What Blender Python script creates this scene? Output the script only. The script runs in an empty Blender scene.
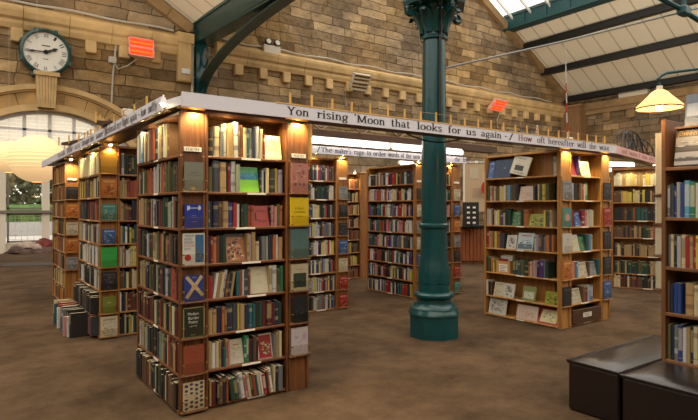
import bpy, math, random
from mathutils import Vector, Matrix, Euler
S = bpy.context.scene
COL = S.collection
PI = math.pi
rnd = random.Random(7)

# ------------------------------------------------------------------ helpers
def lin(c):
    def f(v):
        v /= 255.0
        return v / 12.92 if v <= .04045 else ((v + .055) / 1.055) ** 2.4
    return tuple(f(v) for v in c)

def mat(name, rgb, rough=.6, metal=0, spec=.5, bump=0, bscale=30, noise=0, nscale=5, emit=0, coat=0):
    m = bpy.data.materials.new(name); m.use_nodes = True
    nt = m.node_tree; b = nt.nodes['Principled BSDF']
    c = lin(rgb)
    b.inputs['Base Color'].default_value = (*c, 1)
    b.inputs['Roughness'].default_value = rough
    b.inputs['Metallic'].default_value = metal
    b.inputs['Specular IOR Level'].default_value = spec
    b.inputs['Coat Weight'].default_value = coat
    tc = nt.nodes.new('ShaderNodeTexCoord')
    if noise:
        n = nt.nodes.new('ShaderNodeTexNoise'); n.inputs['Scale'].default_value = nscale; n.inputs['Detail'].default_value = 5
        nt.links.new(tc.outputs['Object'], n.inputs['Vector'])
        r = nt.nodes.new('ShaderNodeValToRGB')
        r.color_ramp.elements[0].position = .3; r.color_ramp.elements[1].position = .7
        r.color_ramp.elements[0].color = (*[v * (1 - noise) for v in c], 1)
        r.color_ramp.elements[1].color = (*[min(1, v * (1 + noise)) for v in c], 1)
        nt.links.new(n.outputs['Fac'], r.inputs['Fac']); nt.links.new(r.outputs['Color'], b.inputs['Base Color'])
    if bump:
        n = nt.nodes.new('ShaderNodeTexNoise'); n.inputs['Scale'].default_value = bscale; n.inputs['Detail'].default_value = 4
        nt.links.new(tc.outputs['Object'], n.inputs['Vector'])
        bp = nt.nodes.new('ShaderNodeBump'); bp.inputs['Strength'].default_value = bump; bp.inputs['Distance'].default_value = .02
        nt.links.new(n.outputs['Fac'], bp.inputs['Height']); nt.links.new(bp.outputs['Normal'], b.inputs['Normal'])
    if emit:
        b.inputs['Emission Color'].default_value = (*c, 1); b.inputs['Emission Strength'].default_value = emit
    return m

def wood(name, a, b_, rough=.45, axis='Z', scale=6):
    m = bpy.data.materials.new(name); m.use_nodes = True
    nt = m.node_tree; b = nt.nodes['Principled BSDF']; L = nt.links.new
    tc = nt.nodes.new('ShaderNodeTexCoord'); mp = nt.nodes.new('ShaderNodeMapping')
    s = [scale * 5] * 3; s['XYZ'.index(axis)] = scale * .35
    mp.inputs['Scale'].default_value = s
    L(tc.outputs['Object'], mp.inputs['Vector'])
    n = nt.nodes.new('ShaderNodeTexNoise'); n.inputs['Scale'].default_value = 1; n.inputs['Detail'].default_value = 6; n.inputs['Distortion'].default_value = 1.2
    L(mp.outputs['Vector'], n.inputs['Vector'])
    r = nt.nodes.new('ShaderNodeValToRGB')
    r.color_ramp.elements[0].position = .32; r.color_ramp.elements[1].position = .68
    r.color_ramp.elements[0].color = (*lin(a), 1); r.color_ramp.elements[1].color = (*lin(b_), 1)
    L(n.outputs['Fac'], r.inputs['Fac']); L(r.outputs['Color'], b.inputs['Base Color'])
    b.inputs['Roughness'].default_value = rough
    return m

def attr_mat(name, rough=.55, k=1.0):
    m = bpy.data.materials.new(name); m.use_nodes = True
    nt = m.node_tree; b = nt.nodes['Principled BSDF']; L = nt.links.new
    a = nt.nodes.new('ShaderNodeAttribute'); a.attribute_name = 'tint'
    tc = nt.nodes.new('ShaderNodeTexCoord'); n = nt.nodes.new('ShaderNodeTexNoise')
    n.inputs['Scale'].default_value = 40; n.inputs['Detail'].default_value = 3
    L(tc.outputs['Object'], n.inputs['Vector'])
    mr = nt.nodes.new('ShaderNodeMapRange'); mr.inputs['To Min'].default_value = .82 * k; mr.inputs['To Max'].default_value = 1.12 * k
    L(n.outputs['Fac'], mr.inputs['Value'])
    mx = nt.nodes.new('ShaderNodeVectorMath'); mx.operation = 'SCALE'
    L(a.outputs['Color'], mx.inputs[0]); L(mr.outputs['Result'], mx.inputs['Scale'])
    L(mx.outputs[0], b.inputs['Base Color'])
    b.inputs['Roughness'].default_value = rough
    return m

class MB:
    def __init__(s): s.v = []; s.f = []; s.c = []; s.m = []
    def add(s, vs, fs, c=(1, 1, 1), m=0, M=None):
        o = len(s.v)
        s.v += [tuple(M @ Vector(v)) for v in vs] if M is not None else [tuple(v) for v in vs]
        for i, f in enumerate(fs):
            s.f.append([o + k for k in f]); s.c.append(c[i] if isinstance(c, list) else c); s.m.append(m)
    def box(s, x0, y0, z0, x1, y1, z1, c=(1, 1, 1), m=0, M=None):
        vs = [(x0, y0, z0), (x1, y0, z0), (x1, y1, z0), (x0, y1, z0), (x0, y0, z1), (x1, y0, z1), (x1, y1, z1), (x0, y1, z1)]
        s.add(vs, [(3, 2, 1, 0), (4, 5, 6, 7), (0, 1, 5, 4), (1, 2, 6, 5), (2, 3, 7, 6), (3, 0, 4, 7)], c, m, M)
        return s
    def bbox(s, x0, y0, z0, x1, y1, z1, b=.004, c=(1, 1, 1), m=0, M=None):
        # chamfered box: prism in z with chamfered corners and chamfered top/bottom
        def ring(i, z): return [(x0 + b + i, y0 + i, z), (x1 - b - i, y0 + i, z), (x1 - i, y0 + b + i, z), (x1 - i, y1 - b - i, z), (x1 - b - i, y1 - i, z), (x0 + b + i, y1 - i, z), (x0 + i, y1 - b - i, z), (x0 + i, y0 + b + i, z)]
        rs = ring(b * .7, z0) + ring(0, z0 + b) + ring(0, z1 - b) + ring(b * .7, z1)
        fs = [tuple(range(7, -1, -1)), tuple(range(24, 32))]
        for k in range(3):
            for i in range(8): fs.append((k * 8 + i, k * 8 + (i + 1) % 8, k * 8 + 8 + (i + 1) % 8, k * 8 + 8 + i))
        s.add(rs, fs, c, m, M); return s
    def lathe(s, prof, n=24, c=(1, 1, 1), m=0, M=None, rot=0, cap=True):
        vs = []; fs = []
        for (r, z) in prof:
            for k in range(n):
                a = 2 * PI * k / n + rot; vs.append((r * math.cos(a), r * math.sin(a), z))
        for i in range(len(prof) - 1):
            for k in range(n):
                fs.append((i * n + k, i * n + (k + 1) % n, (i + 1) * n + (k + 1) % n, (i + 1) * n + k))
        if cap: fs.append(tuple(range(n - 1, -1, -1))); fs.append(tuple((len(prof) - 1) * n + k for k in range(n)))
        s.add(vs, fs, c, m, M); return s
    def tube(s, pts, r, n=8, c=(1, 1, 1), m=0):
        pts = [Vector(p) for p in pts]; vs = []; fs = []
        for i, p in enumerate(pts):
            d = (pts[min(i + 1, len(pts) - 1)] - pts[max(i - 1, 0)]).normalized()
            u = d.cross(Vector((0, 0, 1)))
            if u.length < .05: u = d.cross(Vector((1, 0, 0)))
            u.normalize(); w = d.cross(u)
            rr = r[i] if isinstance(r, (list, tuple)) else r
            for k in range(n):
                a = 2 * PI * k / n; vs.append(tuple(p + u * math.cos(a) * rr + w * math.sin(a) * rr))
        for i in range(len(pts) - 1):
            for k in range(n): fs.append((i * n + k, i * n + (k + 1) % n, (i + 1) * n + (k + 1) % n, (i + 1) * n + k))
        fs.append(tuple(range(n - 1, -1, -1))); fs.append(tuple((len(pts) - 1) * n + k for k in range(n)))
        s.add(vs, fs, c, m); return s
    def bar(s, a, b, w, h, c=(1, 1, 1), m=0):
        # rectangular bar from a to b, width w (horizontal), height h
        a = Vector(a); b = Vector(b); d = (b - a).normalized()
        u = d.cross(Vector((0, 0, 1)))
        if u.length < .05: u = Vector((1, 0, 0))
        u.normalize(); t = u.cross(d)
        vs = [p + u * (w / 2 * i) + t * (h / 2 * j) for p in (a, b) for i, j in ((-1, -1), (1, -1), (1, 1), (-1, 1))]
        s.add(vs, [(3, 2, 1, 0), (4, 5, 6, 7), (0, 1, 5, 4), (1, 2, 6, 5), (2, 3, 7, 6), (3, 0, 4, 7)], c, m); return s
    def mesh(s, name, mats, smooth=False):
        me = bpy.data.meshes.new(name); me.from_pydata(s.v, [], s.f)
        if not isinstance(mats, (list, tuple)): mats = [mats]
        for q in mats: me.materials.append(q)
        if len(mats) > 1: me.polygons.foreach_set('material_index', s.m)
        at = me.attributes.new('tint', 'FLOAT_COLOR', 'CORNER'); buf = []
        for f, c in zip(s.f, s.c): buf += (list(c[:3]) + [1.0]) * len(f)
        at.data.foreach_set('color', buf)
        if smooth:
            me.polygons.foreach_set('use_smooth', [True] * len(s.f))
            me.set_sharp_from_angle(angle=math.radians(35))
        me.update(); return me
    def obj(s, name, mats, parent=None, loc=(0, 0, 0), rot=(0, 0, 0), smooth=False):
        o = bpy.data.objects.new(name, s.mesh(name, mats, smooth)); COL.objects.link(o)
        o.location = loc; o.rotation_euler = rot
        if parent: o.parent = parent
        return o

def tag(o, label=None, cat=None, group=None, kind=None):
    if label: o['label'] = label
    if cat: o['category'] = cat
    if group: o['group'] = group
    if kind: o['kind'] = kind
    return o
def thing(name, label, cat, loc=(0, 0, 0), rz=0, group=None):
    o = bpy.data.objects.new(name, None); COL.objects.link(o); o.empty_display_size = .1
    o.location = loc; o.rotation_euler = (0, 0, rz)
    return tag(o, label, cat, group)
def struct(o): o['kind'] = 'structure'; return o

def text_geo(txt, w=None, h=None, ext=.001, thick=0):
    cu = bpy.data.curves.new('lettering', 'FONT'); cu.body = txt; cu.size = 1; cu.extrude = 0; cu.resolution_u = 3; cu.offset = thick
    o = bpy.data.objects.new('lettering', cu)
    me = bpy.data.meshes.new_from_object(o)
    vs = [v.co.copy() for v in me.vertices]; fs = [tuple(p.vertices) for p in me.polygons]
    bpy.data.objects.remove(o); bpy.data.curves.remove(cu); bpy.data.meshes.remove(me)
    x0 = min(v.x for v in vs); x1 = max(v.x for v in vs)
    sx = (w / (x1 - x0)) if w else h
    sy = h if h else sx
    return [((v.x - x0) * sx, 0, v.y * sy) for v in vs], fs     # lies in the XZ plane, faces -Y
def add_text(mb, txt, x, z, w=None, h=None, y=-.0008, c=(0.01, .01, .01), m=0, M=None, thick=0):
    vs, fs = text_geo(txt, w, h, thick=thick)
    mb.add([(v[0] + x, y, v[2] + z) for v in vs], fs, c, m, M)

# painted serif lettering for the long signs: pen strokes, thick downstrokes and thin hairlines
def _arc(cx, cz, rx, rz, a0, a1, n=12): return [(cx + rx * math.cos(math.radians(a0 + (a1 - a0) * i / n)), cz + rz * math.sin(math.radians(a0 + (a1 - a0) * i / n))) for i in range(n + 1)]
def _st(x, z0, z1, s0=1, s1=1):
    r = [[(x, z0), (x, z1)]]
    if s0: r.append([(x - .11, z0 + .012), (x + .11, z0 + .012)])
    if s1 == 1: r.append([(x - .11, z1 - .012), (x + .02, z1 - .012)])
    if s1 == 2: r.append([(x - .12, z1 - .012), (x + .12, z1 - .012)])
    return r
XH = .5
GL = {
 'a': (.5, [_arc(.2, .4, .14, .1, 160, 20), [(.34, .42), (.35, .1), (.42, .02), (.48, .03)], _arc(.2, .14, .14, .13, 60, 360)]),
 'b': (.52, _st(.12, .0, .78, 0) + [_arc(.27, .25, .17, .25, 150, -150)]),
 'd': (.54, _st(.4, .02, .78, 1) + [_arc(.25, .25, .17, .25, 30, 330)]),
 'e': (.47, [_arc(.25, .25, .19, .25, 0, 320, 18), [(.07, .27), (.43, .27)]]),
 'f': (.34, [[(.14, .0), (.14, .6)], _arc(.26, .62, .12, .14, 180, 30), [(.02, .49), (.28, .49)], [(.03, .012), (.25, .012)]]),
 'g': (.5, [_arc(.23, .3, .16, .19, 0, 360, 18), [(.35, .42), (.46, .5)], _arc(.23, -.08, .17, .12, 0, 360, 16), [(.12, .14), (.16, .05), (.32, .03)]]),
 'h': (.56, _st(.12, 0, .78) + [[(.13, .36), (.24, .48), (.36, .46), (.42, .34)], [(.42, .36), (.42, .0)], [(.32, .012), (.53, .012)]]),
 'i': (.27, _st(.13, 0, XH) + [_arc(.13, .66, .03, .03, 0, 360, 8)]),
 'j': (.27, [[(.14, .5), (.14, -.12), (.04, -.2)]]),
 'k': (.54, _st(.12, 0, .78) + [[(.44, .49), (.16, .22)], [(.22, .3), (.46, .02)], [(.36, .49), (.53, .49)], [(.36, .012), (.54, .012)]]),
 'l': (.26, _st(.13, 0, .78)),
 'm': (.82, _st(.12, 0, XH) + [[(.13, .36), (.22, .48), (.32, .46), (.37, .34)], [(.38, .36), (.38, 0)], [(.29, .012), (.48, .012)], [(.39, .36), (.5, .48), (.6, .46), (.65, .34)], [(.66, .36), (.66, 0)], [(.57, .012), (.77, .012)]]),
 'n': (.56, _st(.12, 0, XH) + [[(.13, .36), (.24, .48), (.36, .46), (.42, .34)], [(.42, .36), (.42, .0)], [(.32, .012), (.53, .012)]]),
 'o': (.5, [_arc(.25, .25, .19, .24, 0, 360, 20)]),
 'p': (.54, _st(.12, -.22, XH) + [_arc(.28, .25, .17, .25, 150, -150)]),
 'r': (.4, _st(.12, 0, XH) + [[(.13, .34), (.22, .47), (.33, .47), (.36, .38)]]),
 's': (.4, [_arc(.2, .38, .13, .12, 20, 190, 8) + [(.2, .26), (.3, .2)] + _arc(.2, .12, .13, .12, 30, -170, 8)]),
 't': (.36, [[(.14, .66), (.14, .1)], _arc(.22, .1, .08, .1, 180, 330), [(.02, .48), (.3, .48)]]),
 'u': (.56, [[(.12, .5), (.12, .14)], _arc(.26, .14, .14, .14, 180, 320), _st(.42, 0, XH)[0], [(.02, .488), (.14, .488)], [(.32, .488), (.44, .488)], [(.42, .012), (.53, .012)]]),
 'v': (.5, [[(.08, .49), (.26, .01)], [(.26, .01), (.42, .49)], [(0, .488), (.18, .488)], [(.33, .488), (.5, .488)]]),
 'w': (.74, [[(.08, .49), (.23, .01)], [(.23, .01), (.38, .49)], [(.36, .49), (.52, .01)], [(.52, .01), (.66, .49)], [(0, .488), (.18, .488)], [(.57, .488), (.74, .488)]]),
 'x': (.5, [[(.07, .49), (.43, .01)], [(.42, .49), (.07, .01)], [(0, .488), (.18, .488)], [(.32, .488), (.5, .488)], [(0, .012), (.18, .012)], [(.32, .012), (.5, .012)]]),
 'y': (.5, [[(.08, .49), (.26, .04)], [(.42, .49), (.2, -.12), (.06, -.2)], [(0, .488), (.18, .488)], [(.33, .488), (.5, .488)]]),
 'q': (.5, [_arc(.25, .25, .19, .24, 0, 360, 20), [(.43, .45), (.43, -.2)]]),
 'c': (.46, [_arc(.25, .25, .19, .24, 40, 320, 18)]),
 'Y': (.68, [[(.1, .7), (.34, .34)], [(.56, .7), (.34, .34)], [(.34, .34), (.34, 0)], [(0, .69), (.22, .69)], [(.46, .69), (.68, .69)], [(.22, .012), (.46, .012)]]),
 'M': (.92, [[(.16, .7), (.14, 0)], [(.16, .7), (.44, .04)], [(.44, .04), (.74, .7)], [(.74, .7), (.76, 0)], [(.04, .69), (.2, .69)], [(.68, .69), (.88, .69)], [(.04, .012), (.26, .012)], [(.64, .012), (.9, .012)]]),
 'H': (.74, _st(.15, 0, .7, 1, 2) + _st(.56, 0, .7, 1, 2) + [[(.15, .36), (.56, .36)]]),
 'T': (.62, [[(.31, .7), (.31, 0)], [(.04, .69), (.58, .69)], [(.2, .012), (.42, .012)], [(.05, .7), (.04, .58)], [(.57, .7), (.58, .58)]]),
 '/': (.4, [[(.36, .76), (.04, -.08)]]), '-': (.34, [[(.04, .3), (.15, .34), (.2, .27), (.31, .31)]]), "'": (.2, [[(.1, .76), (.08, .62)]]), ' ': (.3, [])}
def serif_geo(txt, w, em):
    x = 0; vs = []; fs = []
    for ch in txt:
        adv, strokes = GL.get(ch, GL['o'])
        for st in strokes:
            P = [Vector((p[0], p[1])) for p in st]
            for i in range(len(P) - 1):
                d = P[i + 1] - P[i]
                if d.length < 1e-5: continue
                u = d.normalized(); n = Vector((-u.y, u.x)); wd_ = .022 + .042 * abs(u.y) ** 1.3
                e = u * (.004 if abs(u.y) > .7 else .012); o = len(vs)
                for p in (P[i] - e - n * wd_, P[i + 1] + e - n * wd_, P[i + 1] + e + n * wd_, P[i] - e + n * wd_): vs.append((p.x + x, 0, p.y))
                fs.append((o, o + 1, o + 2, o + 3))
        x += adv + .03
    sx = w / max(.01, x - .03)
    return [(v[0] * sx, 0, v[2] * em) for v in vs], fs

# ------------------------------------------------------------------ materials
M = {}
M['carpet'] = mat('brown_carpet', (123, 99, 78), .95, spec=.1, bump=.25, bscale=180)
nt = M['carpet'].node_tree; bs = nt.nodes['Principled BSDF']
tc = nt.nodes.new('ShaderNodeTexCoord'); n1 = nt.nodes.new('ShaderNodeTexNoise'); n1.inputs['Scale'].default_value = 1.3; n1.inputs['Detail'].default_value = 9; n1.inputs['Roughness'].default_value = .72
nt.links.new(tc.outputs['Object'], n1.inputs['Vector'])
rp = nt.nodes.new('ShaderNodeValToRGB'); rp.color_ramp.elements[0].position = .34; rp.color_ramp.elements[1].position = .66
rp.color_ramp.elements[0].color = (*lin((58, 44, 31)), 1); rp.color_ramp.elements[1].color = (*lin((96, 75, 56)), 1)
nt.links.new(n1.outputs['Fac'], rp.inputs['Fac']); nt.links.new(rp.outputs['Color'], bs.inputs['Base Color'])

def stone_mat(name, swz, c1, c2, mortar, bw=.85, bh=.36):
    m = bpy.data.materials.new(name); m.use_nodes = True
    nt = m.node_tree; b = nt.nodes['Principled BSDF']; L = nt.links.new
    tc = nt.nodes.new('ShaderNodeTexCoord'); sx = nt.nodes.new('ShaderNodeSeparateXYZ'); cb = nt.nodes.new('ShaderNodeCombineXYZ')
    L(tc.outputs['Object'], sx.inputs[0]); L(sx.outputs[swz], cb.inputs['X']); L(sx.outputs['Z'], cb.inputs['Y'])
    # slight irregularity of the joints
    nn = nt.nodes.new('ShaderNodeTexNoise'); nn.inputs['Scale'].default_value = 1.1; nn.inputs['Detail'].default_value = 2
    L(cb.outputs[0], nn.inputs['Vector'])
    va = nt.nodes.new('ShaderNodeVectorMath'); va.operation = 'MULTIPLY_ADD'; va.inputs[1].default_value = (.5, .13, 0)
    L(nn.outputs['Color'], va.inputs[0]); L(cb.outputs[0], va.inputs[2])
    def brick(w, h, off):
        br = nt.nodes.new('ShaderNodeTexBrick'); br.inputs['Scale'].default_value = 1
        br.inputs['Brick Width'].default_value = w; br.inputs['Row Height'].default_value = h
        br.inputs['Mortar Size'].default_value = .018; br.inputs['Mortar Smooth'].default_value = .35; br.inputs['Bias'].default_value = 0
        br.offset = off; br.squash = 1.6; br.squash_frequency = 3
        br.inputs['Color1'].default_value = (*lin(c1), 1); br.inputs['Color2'].default_value = (*lin(c2), 1); br.inputs['Mortar'].default_value = (*lin(mortar), 1)
        L(va.outputs[0], br.inputs['Vector']); return br
    b1 = brick(bw, bh, .43)
    n2 = nt.nodes.new('ShaderNodeTexNoise'); n2.inputs['Scale'].default_value = .8; n2.inputs['Detail'].default_value = 6; n2.inputs['Roughness'].default_value = .7
    L(tc.outputs['Object'], n2.inputs['Vector'])
    mr = nt.nodes.new('ShaderNodeMapRange'); mr.inputs['From Min'].default_value = .3; mr.inputs['From Max'].default_value = .7; mr.inputs['To Min'].default_value = .55; mr.inputs['To Max'].default_value = 1.35
    L(n2.outputs['Fac'], mr.inputs['Value'])
    vs = nt.nodes.new('ShaderNodeVectorMath'); vs.operation = 'SCALE'; L(b1.outputs['Color'], vs.inputs[0]); L(mr.outputs['Result'], vs.inputs['Scale'])
    # broad noise patches of greyer, darker stone
    n3 = nt.nodes.new('ShaderNodeTexNoise'); n3.inputs['Scale'].default_value = .22; n3.inputs['Detail'].default_value = 4
    L(tc.outputs['Object'], n3.inputs['Vector'])
    mx = nt.nodes.new('ShaderNodeMix'); mx.data_type = 'RGBA'
    mr3 = nt.nodes.new('ShaderNodeMapRange'); mr3.inputs['From Min'].default_value = .38; mr3.inputs['From Max'].default_value = .62; mr3.inputs['To Max'].default_value = .8
    L(n3.outputs['Fac'], mr3.inputs['Value']); L(mr3.outputs['Result'], mx.inputs['Factor'])
    L(vs.outputs[0], mx.inputs['A']); hs = nt.nodes.new('ShaderNodeHueSaturation'); hs.inputs['Saturation'].default_value = .66; hs.inputs['Value'].default_value = .68
    L(vs.outputs[0], hs.inputs['Color']); L(hs.outputs[0], mx.inputs['B'])
    L(mx.outputs['Result'], b.inputs['Base Color'])
    b.inputs['Roughness'].default_value = .9; b.inputs['Specular IOR Level'].default_value = .15
    n4 = nt.nodes.new('ShaderNodeTexNoise'); n4.inputs['Scale'].default_value = 2.6; n4.inputs['Detail'].default_value = 5; L(tc.outputs['Object'], n4.inputs['Vector'])
    ad = nt.nodes.new('ShaderNodeMath'); ad.operation = 'MULTIPLY_ADD'; L(b1.outputs['Fac'], ad.inputs[0]); ad.inputs[1].default_value = -1.1; L(n4.outputs['Fac'], ad.inputs[2])
    bp = nt.nodes.new('ShaderNodeBump'); bp.inputs['Strength'].default_value = .9; bp.inputs['Distance'].default_value = .16
    L(ad.outputs[0], bp.inputs['Height']); L(bp.outputs['Normal'], b.inputs['Normal'])
    return m
M['stone'] = stone_mat('sandstone_blocks', 'X', (192, 158, 108), (128, 102, 70), (104, 86, 60), 1.15, .42)
M['stone_r'] = stone_mat('sandstone_blocks_side', 'Y', (176, 146, 104), (122, 98, 70), (84, 70, 54), 1.2, .42)
M['ashlar'] = mat('dressed_sandstone', (206, 174, 124), .9, spec=.15, noise=.22, nscale=1.3, bump=.3, bscale=8)
M['ashlar_dark'] = mat('dressed_sandstone_weathered', (150, 122, 88), .9, spec=.15, noise=.25, nscale=1.3, bump=.3, bscale=8)
M['teal'] = mat('teal_gloss_paint', (5, 64, 66), .28, spec=.5, noise=.15, nscale=3, bump=.12, bscale=25, coat=.25)
M['teal_dark'] = mat('dark_teal_paint', (14, 66, 70), .45, noise=.2, nscale=2)
M['boards'] = mat('cream_roof_boards', (250, 240, 218), .7)
nt = M['boards'].node_tree; bs = nt.nodes['Principled BSDF']
tc = nt.nodes.new('ShaderNodeTexCoord'); wv = nt.nodes.new('ShaderNodeTexWave'); wv.bands_direction = 'Y'; wv.wave_profile = 'SAW'; wv.inputs['Scale'].default_value = .32
nt.links.new(tc.outputs['Object'], wv.inputs['Vector']); rp = nt.nodes.new('ShaderNodeValToRGB')
rp.color_ramp.elements[0].position = 0; rp.color_ramp.elements[0].color = (*lin((170, 156, 130)), 1); rp.color_ramp.elements[1].position = .1; rp.color_ramp.elements[1].color = (*lin((250, 240, 218)), 1)
nt.links.new(wv.outputs['Fac'], rp.inputs['Fac']); nt.links.new(rp.outputs['Color'], bs.inputs['Base Color'])
M['white'] = mat('white_paint', (232, 230, 228), .5)
M['fascia'] = mat('fascia_paint', (212, 208, 214), .55)
M['fascia_pink'] = mat('fascia_pink_paint', (222, 168, 160), .55)
M['cream'] = mat('cream_paint', (216, 205, 186), .5)
M['rod'] = mat('grey_rod', (132, 132, 130), .5)
M['black'] = mat('black_paint', (22, 21, 22), .45)
M['dark_metal'] = mat('dark_grey_metal', (40, 40, 44), .4, metal=.6)
M['glass'] = bpy.data.materials.new('window_glass'); M['glass'].use_nodes = True
nt = M['glass'].node_tree; nt.nodes.remove(nt.nodes['Principled BSDF'])
def clear_mat(m, gl=.08, tint=(1, 1, 1)):
    nt = m.node_tree
    tr = nt.nodes.new('ShaderNodeBsdfTransparent'); tr.inputs[0].default_value = (*tint, 1)
    g = nt.nodes.new('ShaderNodeBsdfGlossy'); g.inputs['Roughness'].default_value = .05
    mx = nt.nodes.new('ShaderNodeMixShader'); mx.inputs[0].default_value = gl
    nt.links.new(tr.outputs[0], mx.inputs[1]); nt.links.new(g.outputs[0], mx.inputs[2]); nt.links.new(mx.outputs[0], nt.nodes['Material Output'].inputs[0])
clear_mat(M['glass'])
M['acrylic'] = bpy.data.materials.new('clear_acrylic'); M['acrylic'].use_nodes = True
M['acrylic'].node_tree.nodes.remove(M['acrylic'].node_tree.nodes['Principled BSDF']); clear_mat(M['acrylic'], .045, (.95, .94, .92))
M['brass'] = mat('brass_pin', (220, 190, 120), .25, metal=.9)
M['mahog'] = wood('dark_red_wood', (72, 41, 20), (120, 72, 36))
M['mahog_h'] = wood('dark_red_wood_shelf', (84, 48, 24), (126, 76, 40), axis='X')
M['oak'] = wood('oak_wood', (118, 74, 34), (158, 106, 54))
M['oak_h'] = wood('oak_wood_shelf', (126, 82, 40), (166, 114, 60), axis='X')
M['oakd'] = wood('brown_oak_wood', (84, 52, 28), (120, 78, 44))
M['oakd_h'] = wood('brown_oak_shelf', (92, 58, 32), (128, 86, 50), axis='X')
M['pine'] = wood('golden_pine', (136, 90, 42), (178, 126, 66))
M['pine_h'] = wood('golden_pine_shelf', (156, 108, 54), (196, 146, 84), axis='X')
M['darkwood'] = wood('dark_stained_timber', (54, 34, 20), (88, 56, 34), axis='X')
M['panelwood'] = wood('panelled_wood', (120, 88, 60), (158, 122, 86))
M['book'] = attr_mat('book_cloth', .6, .68)
M['print'] = attr_mat('printed_cover', .4, .72)
M['page'] = mat('page_paper', (186, 172, 142), .9, spec=.1)
M['label'] = mat('label_card', (226, 218, 200), .7)
M['leather'] = mat('black_leather', (26, 17, 16), .28, spec=.6, bump=.05, bscale=40, coat=.1)
M['bulb'] = mat('warm_bulb', (255, 226, 170), emit=14)
M['tube'] = mat('fluorescent_tube', (255, 250, 240), emit=5)
M['heat'] = mat('glowing_heater_element', (255, 60, 10), emit=4)
M['heat2'] = mat('glowing_heater_reflector', (255, 70, 35), emit=.9)
M['paper'] = mat('paper_lantern', (255, 214, 156), .9, emit=.55)
M['shade'] = mat('cream_glass_shade', (255, 205, 120), .5, emit=.75)
M['stringc'] = mat('thin_cord', (150, 130, 100), .8)
M['cable'] = mat('grey_cable', (190, 184, 172), .6)
M['cloth'] = mat('brown_fabric', (92, 70, 62), .95, noise=.5, nscale=4, bump=.3, bscale=20)
M['cloth2'] = mat('pale_checked_fabric', (170, 150, 136), .95, noise=.3, nscale=9)
M['cloth3'] = mat('maroon_fabric', (110, 50, 44), .95, noise=.4, nscale=6)
M['grass'] = mat('hedge_leaves', (92, 130, 70), .9, noise=.5, nscale=3, bump=1, bscale=6)
M['trees'] = mat('tree_leaves', (104, 118, 92), .9, noise=.5, nscale=2, bump=1, bscale=4)
M['paving'] = mat('pale_paving', (206, 204, 200), .9)
M['wall_out'] = mat('pale_street_wall', (200, 202, 206), .9)
M['gold'] = mat('gold_box_wood', (206, 160, 84), .4, noise=.15, nscale=8)

# ------------------------------------------------------------------ camera
cd = bpy.data.cameras.new('camera'); cam = bpy.data.objects.new('camera', cd); COL.objects.link(cam)
cam.location = (0, 0, 1.6); cam.rotation_euler = (PI / 2, 0, -math.atan2(.5823, .8130))
cd.sensor_width = 36; cd.lens = 36 * 545 / 698; cd.shift_y = -3 / 698; cd.clip_end = 300
S.camera = cam
def cam_uv(p):
    x, y, z = p; r = .813 * x - .5823 * y; f = .5823 * x + .813 * y
    return 349 + 545 * r / f, 207 - 545 * (z - 1.6) / f, f

# ------------------------------------------------------------------ building shell
YW, XW, XL = 22.0, 34.7, -14.0
o = MB().box(XL, -8, -.2, XW + .3, YW + .7, 0).obj('floor', M['carpet']); struct(o)
VX, VZ, SL = 8.2, 8.9, .575
PKX = (VX + XW) / 2; PKZ = 9.1 + (XW - PKX) * SL; PLX = -4.8
def rooftop(x):
    if x <= PLX: return VZ + (VX - PLX) * SL - (PLX - x) * SL
    if x <= VX: return VZ + (VX - x) * SL
    return min(VZ + (x - VX) * SL, 9.1 + (XW - x) * SL)
ACX, ACZ, AR = 2.72, 1.33, 3.72
KX = 2.5
def wall_back():
    mb = MB(); xs = [XL, PLX] + [ACX + AR * math.cos(PI * (1 - k / 28)) for k in range(29)] + [VX, PKX, XW]
    arch = lambda x: ACZ + math.sqrt(max(0, AR * AR - (x - ACX) ** 2)) if abs(x - ACX) < AR + 1e-6 else 0
    for a, b in zip(xs[:-1], xs[1:]):
        za, zb = (arch(a), arch(b)) if (a >= ACX - AR - 1e-6 and b <= ACX + AR + 1e-6) else (0, 0)
        vs = [(a, YW, za), (b, YW, zb), (b, YW, rooftop(b)), (a, YW, rooftop(a))]
        mb.add(vs, [(0, 1, 2, 3)])
        mb.add([(v[0], YW + .6, v[2]) for v in vs], [(3, 2, 1, 0)])
        if za or zb or (a >= ACX - AR - 1e-6 and b <= ACX + AR + 1e-6):
            mb.add([(a, YW, za), (b, YW, zb), (b, YW + .6, zb), (a, YW + .6, za)], [(3, 2, 1, 0)])
    for x in (ACX - AR, ACX + AR):
        mb.add([(x, YW, 0), (x, YW + .6, 0), (x, YW + .6, ACZ), (x, YW, ACZ)], [(0, 1, 2, 3)])
    return mb
struct(wall_back().obj('wall_back', M['stone']))
struct(MB().box(XW, 2, 0, XW + .3, YW + .6, 9.3).obj('wall_right', M['stone_r']))

struct(MB().box(XL - .3, -8.3, 0, XL, YW + .6, 7.0).obj('wall_left', M['stone_r']))
struct(MB().box(XL, -8.3, 0, XW + .3, -8, 7.0).obj('wall_front', M['stone']))

# string course with its blocks
mb = MB()
def cornice(mb, x0, x1):
    prof = [(0, 7.72), (.12, 7.74), (.2, 7.9), (.2, 8.02), (.3, 8.1), (.36, 8.3), (.36, 8.42), (0, 8.62)]
    n = len(prof); k = max(2, int((x1 - x0) / 1.4)); 
    for i in range(k):
        a = x0 + (x1 - x0) * i / k + .008; b = x0 + (x1 - x0) * (i + 1) / k - .008
        vs = [(x, YW - p, z) for x in (a, b) for p, z in prof]
        mb.add(vs, [tuple(range(n)), tuple(range(2 * n - 1, n - 1, -1))] + [(j, n + j, n + j + 1, j + 1) for j in range(n - 1)])
cornice(mb, XL, 7.55); cornice(mb, 8.75, XW)
struct(mb.obj('trim_1', M['ashlar']))
mb = MB()
x = -12.6
while x < 33:
    if not (7.5 < x + .25 < 8.9): mb.bbox(x, YW - .2, 7.28, x + .38, YW + .02, 7.74, .03)
    x += 1.17
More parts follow.
